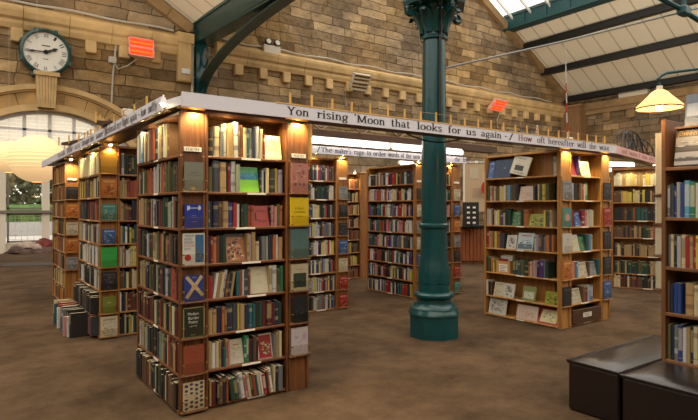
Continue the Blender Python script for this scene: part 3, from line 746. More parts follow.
# key: (label words, colour, spec list of (kind, x0,z0,x1,z1,colour) in unit cover coords, or text)
def R4(x0, z0, x1, z1, c): return ('q', x0, z0, x1, z1, lin(c))
def TX(s, x, z, w, h, c=(24, 22, 24)): return ('t', s, x, z, w, h, lin(c))
def blob(seed, x0, z0, x1, z1, cols, n=26):
    r = random.Random(seed); out = []
    for i in range(n):
        w = r.uniform(.08, .3) * (x1 - x0); h = r.uniform(.05, .22) * (z1 - z0); a = r.uniform(x0, x1 - w); b = r.uniform(z0, z1 - h)
        out.append(('p', a, b, a + w, b + h, lin(r.choice(cols)), r.randint(0, 9999)))
    return out
ART = {
 'gold': ('cream', 'cream book with faint brown sketch', (236, 222, 170), blob(1, .15, .5, .85, .9, [(190, 150, 80), (160, 120, 70)], 14) + [TX('A Poetical', .2, .42, .6, .08, (120, 84, 40)), R4(.1, .08, .9, .3, (240, 232, 200))]),
 'lime': ('lime green', 'lime green book with a blue landscape band', (150, 226, 20), [R4(.02, .74, .98, .97, (88, 170, 96)), R4(.02, .5, .98, .76, (38, 140, 160))] + blob(2, .02, .46, .98, .95, [(30, 120, 150), (90, 190, 120), (44, 150, 190)], 20)),
 'redb': ('red', 'red book with black looped drawing', (178, 60, 44), [TX('Wild', .25, .68, .5, .16), TX('Cargos', .3, .2, .55, .16), ('p', .1, .3, .25, .75, K_, 4), R4(.1, .28, .4, .32, (40, 20, 20))]),
 'figures': ('brown', 'brown book with a crowded antique figure picture', (170, 116, 74), blob(3, .03, .03, .97, .86, [(210, 160, 110), (120, 70, 44), (230, 190, 140), (90, 52, 36), (180, 110, 70)], 60) + [R4(.0, .88, 1, 1, (70, 50, 34))]),
 'plaincream': ('cream', 'plain cream book with a thin line of text', (214, 200, 166), [TX('The Collected', .3, .42, .4, .04, (140, 120, 84)), TX('POEMS', .4, .68, .2, .05, (150, 130, 96)), R4(.3, .36, .75, .365, (150, 130, 96))]),
 'sketchy': ('pale', 'pale grey book with a faint landscape drawing', (206, 194, 170), blob(5, .1, .2, .9, .7, [(180, 170, 150), (196, 176, 140), (160, 156, 146)], 24) + [R4(.3, .74, .7, .8, (170, 130, 80))]),
 'redpic': ('red', 'white-edged book with red and olive painted cover', (214, 196, 176), [R4(.08, .08, .92, .94, (150, 40, 36))] + blob(6, .1, .15, .9, .7, [(90, 84, 50), (200, 180, 150), (120, 110, 70), (180, 150, 110)], 34) + [R4(.05, .03, .95, .1, (176, 40, 36))]),
 'greyb': ('grey', 'plain grey-green book with worn lettering', (132, 134, 118), [TX('Poems', .35, .62, .3, .07, (90, 88, 78)), R4(.1, .55, .9, .56, (90, 88, 78)), ('p', .3, .02, .62, .17, lin((206, 180, 120)), 3)]),
 'barbell': ('blue', 'blue book with a white dumbbell-shaped emblem', (38, 56, 150), [R4(.28, .82, .72, .855, (214, 220, 235)), ('p', .1, .72, .3, .97, lin((214, 220, 235)), 8), ('p', .7, .72, .9, .97, lin((214, 220, 235)), 9), TX('a poem', .4, .52, .2, .04, (190, 196, 220)), TX('in ten parts', .33, .44, .34, .04, (190, 196, 220)), TX('poetry', .4, .26, .25, .04, (190, 196, 220))]),
 'scots': ('white', 'white book titled Modern Scottish Poets with red seal', (226, 220, 206), [TX('TWELVE', .06, .88, .42, .09, (30, 70, 110)), TX('MORE', .06, .78, .34, .09, (30, 70, 110)), TX('MODERN', .06, .68, .42, .09, (30, 70, 110)), TX('SCOTTISH', .06, .58, .46, .09, (206, 44, 36)), TX('POETS', .06, .48, .3, .08, (30, 70, 110)), ('c', .22, .24, .15, lin((190, 36, 30))), R4(.56, .08, .96, .95, (60, 110, 150))] + blob(8, .58, .08, .95, .5, [(120, 90, 60), (60, 50, 44), (160, 130, 90)], 16)),
 'saltire': ('blue', 'blue book with a tan diagonal cross', (44, 62, 132), [('x', .12, .96, .96, .2, .17, lin((206, 178, 132))), ('x', .12, .14, .9, .96, .17, lin((206, 178, 132))), ('c', .52, .55, .14, lin((196, 164, 120))), TX('ANTHOLOGY', .3, .06, .4, .05, (190, 60, 50)), TX('Scots', .42, .9, .2, .06, (220, 210, 190))]),
 'border': ('dark green', 'dark green book titled Modern Border Poetry', (36, 46, 28), [('f', .0, .0, 1, 1, .05, lin((150, 140, 92))), TX('Modern', .22, .74, .5, .12, (230, 226, 206)), TX('Border', .24, .6, .5, .12, (230, 226, 206)), TX('Poetry', .26, .47, .42, .12, (230, 226, 206)), TX('1880-1980', .3, .36, .34, .05, (200, 196, 170)), TX('Edited', .38, .08, .2, .05, (190, 186, 160))]),
 'terra': ('terracotta', 'plain terracotta red book', (150, 74, 50), [TX('POEMS', .32, .74, .34, .05, (110, 50, 34)), R4(.32, .6, .62, .61, (110, 50, 34))]),
 'pattern': ('beige', 'beige book with a navy motif pattern', (206, 184, 140), [('p', .04 + i * .24, .03 + j * .16 + (i % 2) * .05, .24 + i * .24, .15 + j * .16 + (i % 2) * .05, lin((52, 58, 90)), i * 5 + j) for i in range(4) for j in range(6)] + [R4(.0, .43, .6, .58, (206, 184, 140)), TX('TREVOSE', .1, .47, .5, .08, (150, 90, 60))]),
 'pinkmap': ('pink', 'dusky pink book with mauve figures', (192, 128, 112), blob(11, .1, .2, .9, .95, [(140, 84, 90), (150, 92, 84), (206, 150, 136)], 22)),
 'yellow': ('yellow', "yellow book titled A Poet's Commonplace", (232, 196, 10), [TX("A Poet's", .22, .58, .5, .1, (60, 44, 10)), TX('Commonplace', .18, .46, .62, .1, (60, 44, 10)), TX('an anthology', .3, .32, .36, .05, (110, 84, 20))]),
 'tealgrey': ('teal', 'grey teal book with a small round emblem', (84, 112, 108), [('c', .5, .66, .08, lin((60, 84, 80))), ('c', .5, .66, .05, lin((104, 132, 126))), R4(.3, .02, .7, .05, (120, 110, 80))]),
 'inset': ('pale', 'pale book with a dark green inset photograph', (192, 176, 142), [R4(.12, .12, .88, .66, (50, 62, 48)), TX('Landscape', .3, .78, .4, .06, (90, 70, 50))] + blob(12, .14, .14, .86, .6, [(64, 78, 58), (40, 48, 38)], 8)),
 'blackb': ('black', 'black book with grey smudged drawing', (34, 34, 36), blob(13, .2, .25, .8, .6, [(70, 72, 76), (54, 54, 58)], 10)),
 'lilac': ('lilac', 'pale lilac book with a loose flower sketch', (200, 186, 184), [TX('DIY', .2, .6, .22, .12, (80, 50, 110)), ('x', .5, .1, .8, .85, .012, lin((110, 90, 120))), ('x', .3, .4, .95, .7, .012, lin((110, 90, 120))), ('p', .65, .5, .9, .8, lin((190, 150, 180)), 5)]),
}
GEN = [('dark', (44, 42, 46), [(120, 110, 96), (70, 76, 90), (150, 130, 100), (30, 30, 34)]), ('cream', (216, 204, 174), [(150, 120, 80), (120, 130, 110), (190, 160, 120)]),
       ('red', (170, 44, 34), [(230, 220, 200), (90, 30, 26), (220, 160, 120)]), ('blue', (54, 92, 150), [(220, 224, 230), (120, 160, 190), (200, 170, 110)]),
       ('green', (66, 120, 66), [(150, 170, 110), (30, 60, 40), (210, 200, 160)]), ('orange', (206, 120, 50), [(240, 210, 140), (120, 50, 30), (80, 60, 50)]),
       ('grey', (150, 150, 148), [(90, 90, 94), (200, 200, 200), (60, 62, 66)]), ('teal', (74, 134, 122), [(190, 200, 180), (220, 170, 140)])]
for gi, (w, c, cols) in enumerate(GEN):
    cols = [tuple(.6 * a + .4 * b for a, b in zip(cc, c)) for cc in cols]
    for q in range(4):
        ART['%s%d' % (w, q)] = (w, w + ' book with ' + ['a photographic cover', 'a printed picture', 'a painted scene', 'a mottled cover'][q], c, blob(gi * 7 + q + 50, .06, .1, .94, .72 + .06 * (q % 2), cols, 22) + [R4(.12, .8, .88, .9, cols[0]), R4(.2, .04, .7, .08, cols[0])])
ART['limeg'] = ('green', 'bright green plain book', (60, 170, 76), [TX('Fishing', .3, .7, .4, .08, (30, 100, 50))])
ART['olivep'] = ('olive', 'plain olive green book', (122, 130, 56), [R4(.35, .6, .65, .68, (170, 170, 90))])
ART['goldp'] = ('golden', 'plain golden tan book', (206, 150, 50), [])
ART['tealdisc'] = ('teal', 'teal book with a pale pink disc', (92, 146, 132), [('c', .5, .5, .26, lin((214, 160, 140)))])
ART['page'] = ('white', 'white page-like book with small black lettering', (214, 206, 192), [TX('Fn', .44, .66, .18, .07), TX('en', .46, .52, .16, .07), R4(.3, .3, .7, .31, (120, 110, 100))])
ART['circus'] = ('cream', 'white poster book with black and red lettering', (228, 218, 192), [TX('MANY', .25, .82, .5, .12), TX('MUSIC', .3, .7, .4, .05, (190, 70, 40)), TX('HELLO', .3, .55, .4, .05), R4(.2, .22, .7, .5, (60, 54, 46)), TX('PICTURE', .2, .06, .6, .1)])
ART['navyp'] = ('navy', 'large plain navy blue book', (36, 54, 92), [('p', .5, .5, .7, .56, lin((170, 160, 110)), 3)])
ART['snow'] = ('pale blue', 'pale blue book with mountains on its cover', (196, 208, 210), [R4(.05, .05, .95, .35, (90, 110, 120))] + blob(77, .05, .2, .95, .6, [(60, 90, 110), (230, 232, 230), (120, 150, 160)], 14) + [R4(.2, .8, .85, .86, (190, 100, 50))])
ART['bw'] = ('black and white', 'black and white illustrated book', (214, 208, 194), blob(78, .1, .08, .9, .9, [(120, 116, 110), (150, 146, 138), (84, 82, 80)], 30))
ART['ship'] = ('sage', 'sage green book with a pale ship picture', (140, 146, 92), [R4(.12, .15, .88, .62, (206, 206, 180))] + blob(79, .2, .2, .8, .5, [(90, 96, 90), (160, 170, 160)], 8))
ART['leafy'] = ('yellow-green', 'yellow-green leafy picture book', (150, 150, 40), blob(80, .03, .03, .97, .8, [(90, 96, 30), (190, 180, 70), (60, 70, 30)], 30))
ART['village'] = ('white', 'white book with a pencil village sketch', (208, 202, 190), blob(81, .06, .1, .94, .8, [(150, 144, 136), (120, 120, 116), (190, 150, 120), (180, 176, 168)], 50))
ART['pinkish'] = ('pale pink', 'pale pink book with a small faded sketch', (220, 192, 172), blob(82, .15, .1, .85, .6, [(190, 160, 140), (200, 150, 130)], 16))
ART['redborder'] = ('red', 'red-bordered book with a pale painted centre', (186, 30, 34), [R4(.1, .1, .9, .9, (214, 200, 140))] + blob(83, .15, .15, .85, .85, [(170, 160, 110), (230, 214, 170), (150, 130, 90)], 20))
ART['whitep'] = ('white', 'plain white book', (250, 250, 250), [])
ART['redleft'] = ('red', 'plain bright red book', (190, 34, 30), [])
ART['railway'] = ('black', 'large black railway book with photograph bands', (54, 38, 30), [R4(.0, .52, 1, .66, (64, 40, 26)), TX('GREAT JOHN', .05, .92, .9, .12, (230, 170, 60)), TX('JOHNNY BOOK', .04, .8, .92, .12, (230, 170, 60)), R4(0, .42, 1, .76, (150, 150, 152)), R4(0, .4, 1, .52, (60, 60, 64)), R4(0, .02, 1, .36, (170, 172, 176)), R4(0, .12, 1, .2, (66, 66, 70))] + blob(84, .0, .5, 1, .7, [(90, 90, 94), (190, 190, 192)], 14) + blob(85, .0, .04, 1, .24, [(84, 84, 88), (40, 40, 44)], 12))
ART['drama'] = ('grey blue', 'grey blue magazine with large red letters', (124, 134, 150), [R4(.05, .3, .95, .7, (190, 194, 204)), TX('Da', .45, .36, .7, .4, (206, 40, 60))] + blob(86, .02, .02, .98, .3, [(70, 74, 84), (160, 166, 176)], 10))

def cover_geo(mb, w, h, t, art, Mx=None):
    """closed book standing upright, front cover facing -y, spine at -x"""
    c = lin(art[2]); cv = .003; ov = .003
    mb.box(0, 0, 0, w, cv, h, c, 0, Mx); mb.box(0, t - cv, 0, w, t, h, c, 0, Mx); mb.box(0, cv, 0, cv, t - cv, h, c, 0, Mx)
    eps = .0006
    for i, q in enumerate(art[3]):
        y = -eps - i * .00004
        if q[0] == 'q': 
            x0, z0, x1, z1 = [max(0, min(1, v)) for v in q[1:5]]; mb.add([(x0 * w, y, z0 * h), (x1 * w, y, z0 * h), (x1 * w, y, z1 * h), (x0 * w, y, z1 * h)], [(0, 1, 2, 3)], q[5], 0, Mx)
        elif q[0] == 't':
            _, s_, x, z, ww, hh, cc = q; ww = min(ww, .98 - x); add_text(mb, s_, x * w, z * h, ww * w, hh * h * 1.15, y - .0003, cc, 0, Mx)
        elif q[0] == 'c':
            _, cx, cz, rr, cc = q; mb.add([(cx * w + rr * w * math.cos(a), y, cz * h + rr * w * math.sin(a)) for a in [2 * PI * k / 18 for k in range(18)]], [tuple(range(18))], cc, 0, Mx)
        elif q[0] == 'p':
            x0, z0, x1, z1, cc, sd = q[1:7]; r = random.Random(sd); cx, cz = (x0 + x1) / 2 * w, (z0 + z1) / 2 * h
            pts = []
            for k in range(9):
                a = 2 * PI * k / 9; rr = r.uniform(.65, 1.05); pts.append((min(max(cx + math.cos(a) * rr * (x1 - x0) / 2 * w, .001), w - .001), y, min(max(cz + math.sin(a) * rr * (z1 - z0) / 2 * h, .001), h - .001)))
            mb.add(pts, [tuple(range(9))], cc, 0, Mx)
        elif q[0] == 'x':
            _, x0, z0, x1, z1, th, cc = q; a = Vector((x0 * w, 0, z0 * h)); b = Vector((x1 * w, 0, z1 * h)); d = (b - a).normalized(); n_ = Vector((-d.z, 0, d.x)) * th * w / 2
            if n_.z < 0 or d.x < 0: pass
            ps = [a - n_, b - n_, b + n_, a + n_]; mb.add([(p.x, y, p.z) for p in ps], [(0, 1, 2, 3)], cc, 0, Mx)
        elif q[0] == 'f':
            _, x0, z0, x1, z1, th, cc = q
            for (a0, b0, a1, b1) in ((x0, z0, x1, z0 + th * .7), (x0, z1 - th * .7, x1, z1), (x0, z0, x0 + th, z1), (x1 - th, z0, x1, z1)):
                mb.add([(a0 * w, y, b0 * h), (a1 * w, y, b0 * h), (a1 * w, y, b1 * h), (a0 * w, y, b1 * h)], [(0, 1, 2, 3)], cc, 0, Mx)
def display_book(loc, rz, w, h, t, key, label, tilt=.0, group=None, roll=0):
    art = ART[key]
    mb = MB(); cover_geo(mb, w, h, t, art)
    o = mb.obj('displayed_book', M['white'] if key == 'whitep' else M['print'], None, loc, (-tilt, roll, rz))
    tag(o, label, 'book', group)
    mb = MB(); mb.box(.004, .0035, .003, w - .004, t - .0035, h - .003); mb.obj('page_block', M['page'], o)
    return o

# ------------------------------------------------------------------ bookcases
def bookcase(label, x0, y0, w, d, levels, faces, style, rz=0, pw=.21, top=2.36, postlabel=None, name='bookcase', ends_light=False, back=True, group=None, sd=.2):
    """island bookcase; local frame: front towards -y with end posts, 'left' bay towards -x, 'right' bay towards +x"""
    vert, horiz = M[style], M[style + '_h']
    t = thing(name, label, 'bookcase', (x0, y0, 0), rz, group)
    T = .02
    lw = pw if 'left' in faces else 0; rw = pw if 'right' in faces else 0
    mb = MB()
    mb.box(lw, sd, 0, w - rw, sd + T, top - .03)                                             # back panel of the front bay
    if 'left' in faces: mb.box(pw, sd, 0, pw + T, d - T, top - .03)
    else: mb.box(0, T, 0, T, d - T, top - .03)
    if 'right' in faces: mb.box(w - pw - T, sd, 0, w - pw, d - T, top - .03)
    else: mb.box(w - T, T, 0, w, d - T, top - .03)
    mb.obj('back_panel', vert, t)
    if 'front' in faces:
        for x in (pw - .002, w - pw + .002 - T):
            MB().bbox(x, -.012, 0, x + T, sd, top - .03, .003).obj('upright', vert, t)
        for i, x in enumerate((0, w - pw)):
            a, b = (x, x + pw - .003) if i == 0 else (x + .003, x + pw)
            pn = MB().bbox(a, 0, 0, b, T, top - .03, .003).obj('end_panel', vert, t)
            MB().bbox(a - .003, -.0, top - .0, b + .003, .045, top + .03, .003).obj('panel_cap', M['gold'], t)
            mb = MB()
            for xx in (a + .004, b - .026):
                mb.bbox(xx, -.014, .02, xx + .022, -.0005, top - .36, .003)
            mb.obj('panel_moulding', vert, pn)
            if postlabel:
                lb = MB(); lb.box(a + .035, -.016, 2.03, b - .035, -.0135 + .013, 2.065, (1, 1, 1)); l_ = lb.obj('shelf_label', M['label'], t)
                tx = MB(); postlabel == '-' or add_text(tx, postlabel, a + .05, 2.036, w=b - a - .1, h=.032, y=-.0165); postlabel == '-' or tx.obj('lettering', M['black'], l_)
    MB().bbox(.05 if 'left' in faces else 0, .05, top - .03, w + .004, d + .0, top, .003).obj('top_board', horiz, t)
    MB().box(lw + T, .02, .0, w - rw - T, sd, .03).obj('plinth', horiz, t)
    if 'left' in faces: MB().bbox(0, d - .03, 0, pw, d, top - .03, .003).obj('upright', vert, t)
    if 'right' in faces: MB().bbox(w - pw, d - .03, 0, w, d, top - .03, .003).obj('upright', vert, t)
    if 'left' in faces and ends_light: MB().bbox(-.008, .02, 0, pw - .01, .045, top - .03, .003).obj('upright', vert, t)
    if 'back' in faces or back: MB().box(T if not lw else lw, d - T, 0, w - (rw or T), d, top - .03).obj('rear_panel', vert, t)
    for li, z in enumerate(levels):
        if z < .03: continue
        if 'front' in faces:
            s_ = MB().bbox(pw + T, .002, z - .02, w - pw - T, sd, z, .003).obj('shelf', horiz, t)
            if li % 1 == 0:
                lx = pw + (w - 2 * pw) * (.42 + .08 * math.sin(li * 2.1))
                MB().box(lx, -.001, z - .018, lx + .17, .0018, z - .003).obj('shelf_label', M['label'], s_)
        if 'left' in faces:
            s_ = MB().bbox(.002, .045 if ends_light else .022, z - .02, pw, d - .03, z, .003).obj('shelf', M[style + '_h'], t)
            MB().box(-.001, d * .45, z - .018, .0018, d * .45 + .12, z - .003).obj('shelf_label', M['label'], s_)
        if 'right' in faces: MB().bbox(w - pw, .022, z - .02, w - .002, d - .03, z, .003).obj('shelf', horiz, t)
    return t

def holder(parent_t, x, z, w, h, style='mahog', rz=0):
    """ledge, two pins and a clear front sheet that keep a face-out book on an end panel (parent's local frame)"""
    e = MB().bbox(x, -.05, z - .012, x + w, -.001, z, .003).obj('book_holder', M[style], parent_t)
    MB().box(x + .004, -.05, z, x + w - .004, -.048, z + h * .45).obj('clear_front', M['acrylic'], e)
    if style == 'mahog':
        for xx in (x + .012, x + w - .012):
            for zz in (z + .012, z + h * .42):
                MB().lathe([(.006, 0), (.006, .02)], 8, M=Matrix.Translation((xx, -.05, zz)) @ Matrix.Rotation(PI / 2, 4, 'X')).obj('pin', M['brass'], e)

LV8 = [2.005, 1.72, 1.435, 1.15, .87, .59, .31, .03]
LV7 = [2.02, 1.69, 1.335, 1.0, .645, .3, .03]
G1 = 'books face out on end panels'

# ---- the near poetry bookcase
X1, Y1 = 1.372, 4.15
W1, D1 = 1.155, 1.22
near = bookcase('dark wood bookcase labelled POETRY nearest the camera on the left', X1, Y1, W1, D1, LV8, ('front', 'left'), 'mahog', postlabel='POETRY')
NF = Face(X1 + .23, Y1, 0, W1 - .46, .2, 'front of near poetry bookcase', 1)
NL = Face(X1, Y1 + D1 - .03, -PI / 2, D1 - .055, .2, 'left side of near poetry bookcase', 2)
SP = ['k42/21 e55/24 s30/26 w25/27 T62/27 w42/29 B14/26 O26/27 e28/25 t26/24 w22/25 n28/26 w36/27 e28/25 r20/21 D:gold:170',
 'o38/20 d58/25 T56/24 k14/24 r22/23 S40/25 a38/23 D:lime:180 n18/19 w20/19 k12/18 e30/21 K60/19 y22/21 v45/20',
 't12/21 n28/21 n42/21 B40/21 T48/21 b38/20 r30/20 w24/19 gap12 K15/18 g45/19 R26/18 R22/18 D:redb:155 k10/16 p28/18 p24/17 o22/19 O34/18',
 'n24/22 r14/22 O32/21 B24/22 k26/22 g36/22 D:figures:180 T24/23 v22/22 T36/24 e38/16 k20/16 s38/20 a22/20 n44/21 O32/20 w18/21 T40/19 t20/22',
 'r40/18 w24/20> T22/21> e24/20> S22/22> B20/19> k24/19> T24/20> t30/20 R24/20 w14/21 d32/21 B22/21 D:plaincream:175 e30/23 w40/23 o34/20 G28/22 w18/22 g18/21',
 'T38/19 T38/19 n36/20 O20/20 B20/20 n52/22 d44/22 y16/22 T42/21 n38/20 t30/20 t24/20 K28/21 g34/21 m44/21 m46/21 m26/19 n34/21 g34/19 B26/19',
 'T34/22 w42/20 e28/21 T28/22 n14/21 t20/15 T26/22 p20/21 D:sketchy:150 G26/22 G22/22 m20/19 n22/18 B34/21 k20/22 D:redpic:170 s26/20 T30/21 e30/22 S36/23',
 'T14/20 m48/18 k18/18 B26/21 k30/22 R18/20 g40/18< g34/18< s18/20< w36/21< p26/18< e26/20< k18/20< R26/19< t18/18< e24/19< w20/19< r28/17< k16/19< O20/20< w24/21< e18/22 k24/21 s44/21 s30/22 k36/19']
for i, s_ in enumerate(SP):
    put_books(NF, LV8[i], i, s_, .262 if i else .31, over=0 if i < 7 else .03)
palL = 'kkkKKBBmmoTBKkgneTaSRd'
rr = random.Random(11)
SPL = ['w40/26 S44/27 d30/26 w26/28 c46/28 b30/27 e40/27 p30/26 B34/25 e46/27 T30/27 d20/28 R78/27 R60/26 n56/26 w40/26 T70/27 B60/26 w40/27 e30/27 B40/27']
for i in range(8):
    sp = SPL[0] if i == 0 else rand_spec(rr, NL.w, palL, 20, 52)
    put_books(NL, LV8[i], i, sp, .262 if i else .31, (.14, .18), over=.02 if i in (0, 7) else (.06 if i == 7 else 0))
MB().bbox(W1 + .001, .02, 2.02, W1 + .055, .19, 2.345, .004).obj('side_box', M['gold'], near)
# face-out books on the end panels
def panel_books(tobj, X, Y, cols, levels, side, style, faces_z=None, pw=.21, desc='', rz=0, hold=True):
    for key, lvl, w, h, lab in cols:
        x = side + (pw - w) / 2
        z = levels[lvl] + .002
        if hold: holder(tobj, side + .003, levels[lvl], pw - .006, .2, style)
        ca, sa = math.cos(rz), math.sin(rz)
        lx, ly = x, -.032
        display_book((X + lx * ca - ly * sa, Y + lx * sa + ly * ca, z), rz, w, h, .014, key, lab)
panel_books(near, X1, Y1, [
 ('greyb', 1, .15, .225, 'grey book at top of left end panel on near poetry bookcase'),
 ('barbell', 2, .145, .185, 'blue book with white dumbbell emblem on near bookcase corner panel'),
 ('scots', 3, .17, .245, 'white Scottish poets book with red seal on corner end panel'),
 ('saltire', 4, .155, .2, 'blue book with tan diagonal cross on corner end panel'),
 ('border', 5, .17, .235, 'dark green Modern Border Poetry book on corner end panel'),
 ('terra', 6, .16, .22, 'plain terracotta book on the corner end panel'),
 ('pattern', 7, .165, .215, 'beige book with navy motifs lowest on corner end panel')], LV8, 0, 'mahog')
panel_books(near, X1, Y1, [
 ('pinkmap', 1, .17, .26, 'dusky pink book above the yellow one on right end panel'),
 ('yellow', 2, .18, .245, "yellow book titled A Poet's Commonplace on right end panel"),
 ('tealgrey', 3, .175, .26, 'grey teal book below the yellow one on right end panel'),
 ('inset', 4, .17, .23, 'pale book with dark green inset on right end panel'),
 ('blackb', 5, .165, .225, 'black book with grey smudges on right end panel'),
 ('lilac', 6, .165, .235, 'pale lilac book lowest on right end panel of near bookcase')], LV8, W1 - .21, 'mahog')

# ---- the second and third bookcases along the left
X2, Y2 = 1.38, 7.1
c2 = bookcase('second bookcase in the left row behind the poetry bookcase', X2, Y2, 1.155, 1.4, LV8, ('front', 'left'), 'oak', postlabel='-')
F2 = Face(X2 + .23, Y2, 0, .695, .2, 'front of second left bookcase', 3); L2 = Face(X2, Y2 + 1.37, -PI / 2, 1.345, .2, 'left side of second left bookcase', 4)
c3 = bookcase('third bookcase in the left row nearest the arched window', X2, 9.75, 1.155, 1.4, LV8, ('front', 'left'), 'oak', postlabel='-')
F3 = Face(X2 + .23, 9.75, 0, .695, .2, 'front of third left bookcase', 5); L3 = Face(X2, 9.75 + 1.37, -PI / 2, 1.345, .2, 'left side of third left bookcase', 6)
for i in range(8):
    mh = .262 if i else .3
    put_books(F2, LV8[i], i, rand_spec(rr, F2.w, 'eeTTwykkRmGgtnB', 16, 36), mh)
    put_books(L2, LV8[i], i, rand_spec(rr, L2.w, ['wwweeey', 'kdBTTeyb', 'kRmdkRB', 'wTeksB', 'wTweks', 'kkkdw', 'kdkBk', 'ewrrkds'][i], 20, 44), mh, (.14, .18), over=.02 if i in (0,) else (.09 if i in (6, 7) else .0))
    put_books(F3, LV8[i], i, rand_spec(rr, F3.w, 'eTTwykRgB', 16, 36), mh); put_books(L3, LV8[i], i, rand_spec(rr, L3.w, 'OROkTyeoBk', 18, 40), mh)
panel_books(c2, X2, Y2, [('goldp', 0, .18, .25, 'plain golden tan book at top of second bookcase end panel'), ('orange1', 1, .17, .22, 'illustrated orange book below the golden one on second bookcase'), ('teal0', 2, .17, .2, 'blue green book with bands on second bookcase end panel'), ('blue1', 3, .15, .18, 'small bright blue book on second bookcase end panel'), ('limeg', 4, .18, .24, 'bright green book on second bookcase end panel'), ('dark1', 5, .18, .22, 'dark blue picture book below the bright green one'), ('olivep', 6, .15, .2, 'plain olive green book near foot of second bookcase'), ('cream1', 7, .19, .24, 'cream book lowest on second bookcase end panel')], LV8, 0, 'oak')
panel_books(c3, X2, 9.75, [('dark2', 1, .17, .2, 'dark teal book high on third left bookcase end panel'), ('orange2', 2, .18, .22, 'golden yellow picture book on third left bookcase panel'), ('orange3', 4, .18, .22, 'orange and cream book on third left bookcase panel'), ('grey1', 5, .17, .2, 'grey picture book on third left bookcase panel'), ('cream2', 3, .17, .2, 'cream picture book midway on third left bookcase panel')], LV8, 0, 'oak')

# ---- the paperback bookcases beyond (middle)
X3, Y3 = 3.87, 7.03
c4 = bookcase('paperback bookcase standing just right behind the poetry bookcase', X3, Y3, 1.14, 1.35, LV8, ('front', 'left'), 'oak', postlabel='-')
F4 = Face(X3 + .23, Y3, 0, .68, .2, 'front of middle paperback bookcase', 7)
X5, Y5 = 6.42, 7.0
c5 = bookcase('wide paperback bookcase just left of the teal column', X5, Y5, 1.12, 1.38, LV8, ('front', 'left'), 'oak', postlabel='-', ends_light=True)
L5 = Face(X5, Y5 + 1.35, -PI / 2, 1.305, .2, 'side of wide bookcase beside teal column', 8); F5 = Face(X5 + .23, Y5, 0, .66, .2, 'end of wide bookcase behind teal column', 9)
c6 = bookcase('bookcase deep in the gap left of the wide paperback bookcase', 6.2, 9.8, 1.35, 1.3, LV8, ('front',), 'oak')
F6 = Face(6.2 + .23, 9.8, 0, .89, .2, 'front of deep bookcase', 10)
palP = 'kkkwwwSsdnbrrRetgyupkw'
for i in range(8):
    mh = .235 if i else .25
    put_books(F4, LV8[i], i, rand_spec(rr, F4.w, palP, 14, 34), mh); put_books(L5, LV8[i], i, rand_spec(rr, L5.w, palP, 16, 38), mh)
    put_books(F5, LV8[i], i, rand_spec(rr, F5.w, palP, 14, 34), mh); put_books(F6, LV8[i], i, rand_spec(rr, F6.w, 'TyoeRBmgkTR', 16, 40), mh)
gk = ['grey2', 'grey3', 'dark3', 'dark1', 'cream3', 'red1', 'red2', 'blue2', 'dark0', 'teal2', 'orange0', 'cream0', 'green1']
for side_, X_, Y_, tt, where in ((.93, X3, Y3, c4, 'middle paperback bookcase'), (0, X5, Y5, c5, 'wide bookcase corner beside the column'), (.91, X5, Y5, c5, 'end panel right of the teal column')):
    cols = []
    for li in range(1, 8):
        key = gk[(li * 3 + int(side_ * 10) + (0 if X_ == X3 else 5)) % len(gk)]
        if X_ == X3: key = {1: 'grey3', 2: 'dark1', 3: 'dark3', 4: 'blue2', 5: 'cream3', 6: 'red1', 7: 'red2'}[li]
        cols.append((key, li, .16, .2, '%s, %s level down on %s' % (ART[key][1].replace('a ', '').replace('photographic', 'photo'), ordn(li), where)))
    panel_books(tt, X_, Y_, cols, LV8, side_, 'oak')

# ---- the golden pine bookcase on the right
X7, Y7 = 6.38, 4.17
c7 = bookcase('golden pine bookcase in the middle right under the long sign', X7, Y7, 1.19, 1.27, LV7, ('front', 'left'), 'pine', ends_light=True)
L7 = Face(X7, Y7 + 1.24, -PI / 2, 1.195, .2, 'left side of pine bookcase', 11); F7 = Face(X7 + .23, Y7, 0, .73, .2, 'front of pine bookcase', 12)
E = ['D:blue3:110 D:navyp:290 D:circus:330 gap330 w34/25 e20/25',
 'o40/22 e40/22 R22/22 e24/21 B60/20 e30/21 y30/20 w24/22 T40/22 c28/22 o26/20 B40/23 k36/23 D:pinkish:200 d26/20 k22/20 e20/22 o34/22 y40/22 o40/23',
 'S34/24 e20/23 p34/24 k18/23 e24/22 w18/20 y34/22 o26/21 u30/18 e20/18 k50/24 g30/22 D:green2:130 g30/24 O70/23 D:leafy:200 y22/22 o40/21 e30/22',
 'r38/25 T30/24 O20/23 o26/24 y30/24 O38/24 d40/22 d24/21 gap20 D:bw:140 gap10 D:snow:210 gap20 S32/22 v24/22 B34/21 d30/21 s26/20 O40/22 d36/22 O20/22',
 'g30/22 o28/21 O26/21 y20/20 gap260 g36/21 n40/22 t30/20 o50/22 g60/22 O22/20 e20/21 p40/22 v24/22 k24/21 u26/24 u24/24 s20/23 g34/21',
 'w24/22 k36/20 B20/20 gap20 D:cream1:150 D:bw:170 gap120 D:ship:190 gap130 D:leafy:180',
 'gap20 D:village:300 gap170 D:pinkish:330 D:redborder:300']
for i, s_ in enumerate(E): put_books(L7, LV7[i], i, s_, .305 if i else .29)
Fp = ['D:redleft:130 u30/26> gap60 D:gold:190', 'n40/23 S24/23 k110/22 B30/22 T26/23 r20/22 e30/22 G44/24', 'S30/22 r26/22 b24/20 D:blue1:150 r50/21 p36/22 e40/22 S36/23 e60/22', 'w28/24 D:plaincream:170 D:green3:110 t30/22 s30/23 c34/22 e28/22',
      'T40/23 p40/22 O30/22 c28/22 w20/22 D:cream2:190 B30/20 D:grey0:150 t30/22', 'S30/22 D:cream3:200 B30/22 R26/20 m40/20 S26/22 c40/22 s50/22']
for i, s_ in enumerate(Fp): put_books(F7, LV7[i], i, s_, .3 if i else .28)
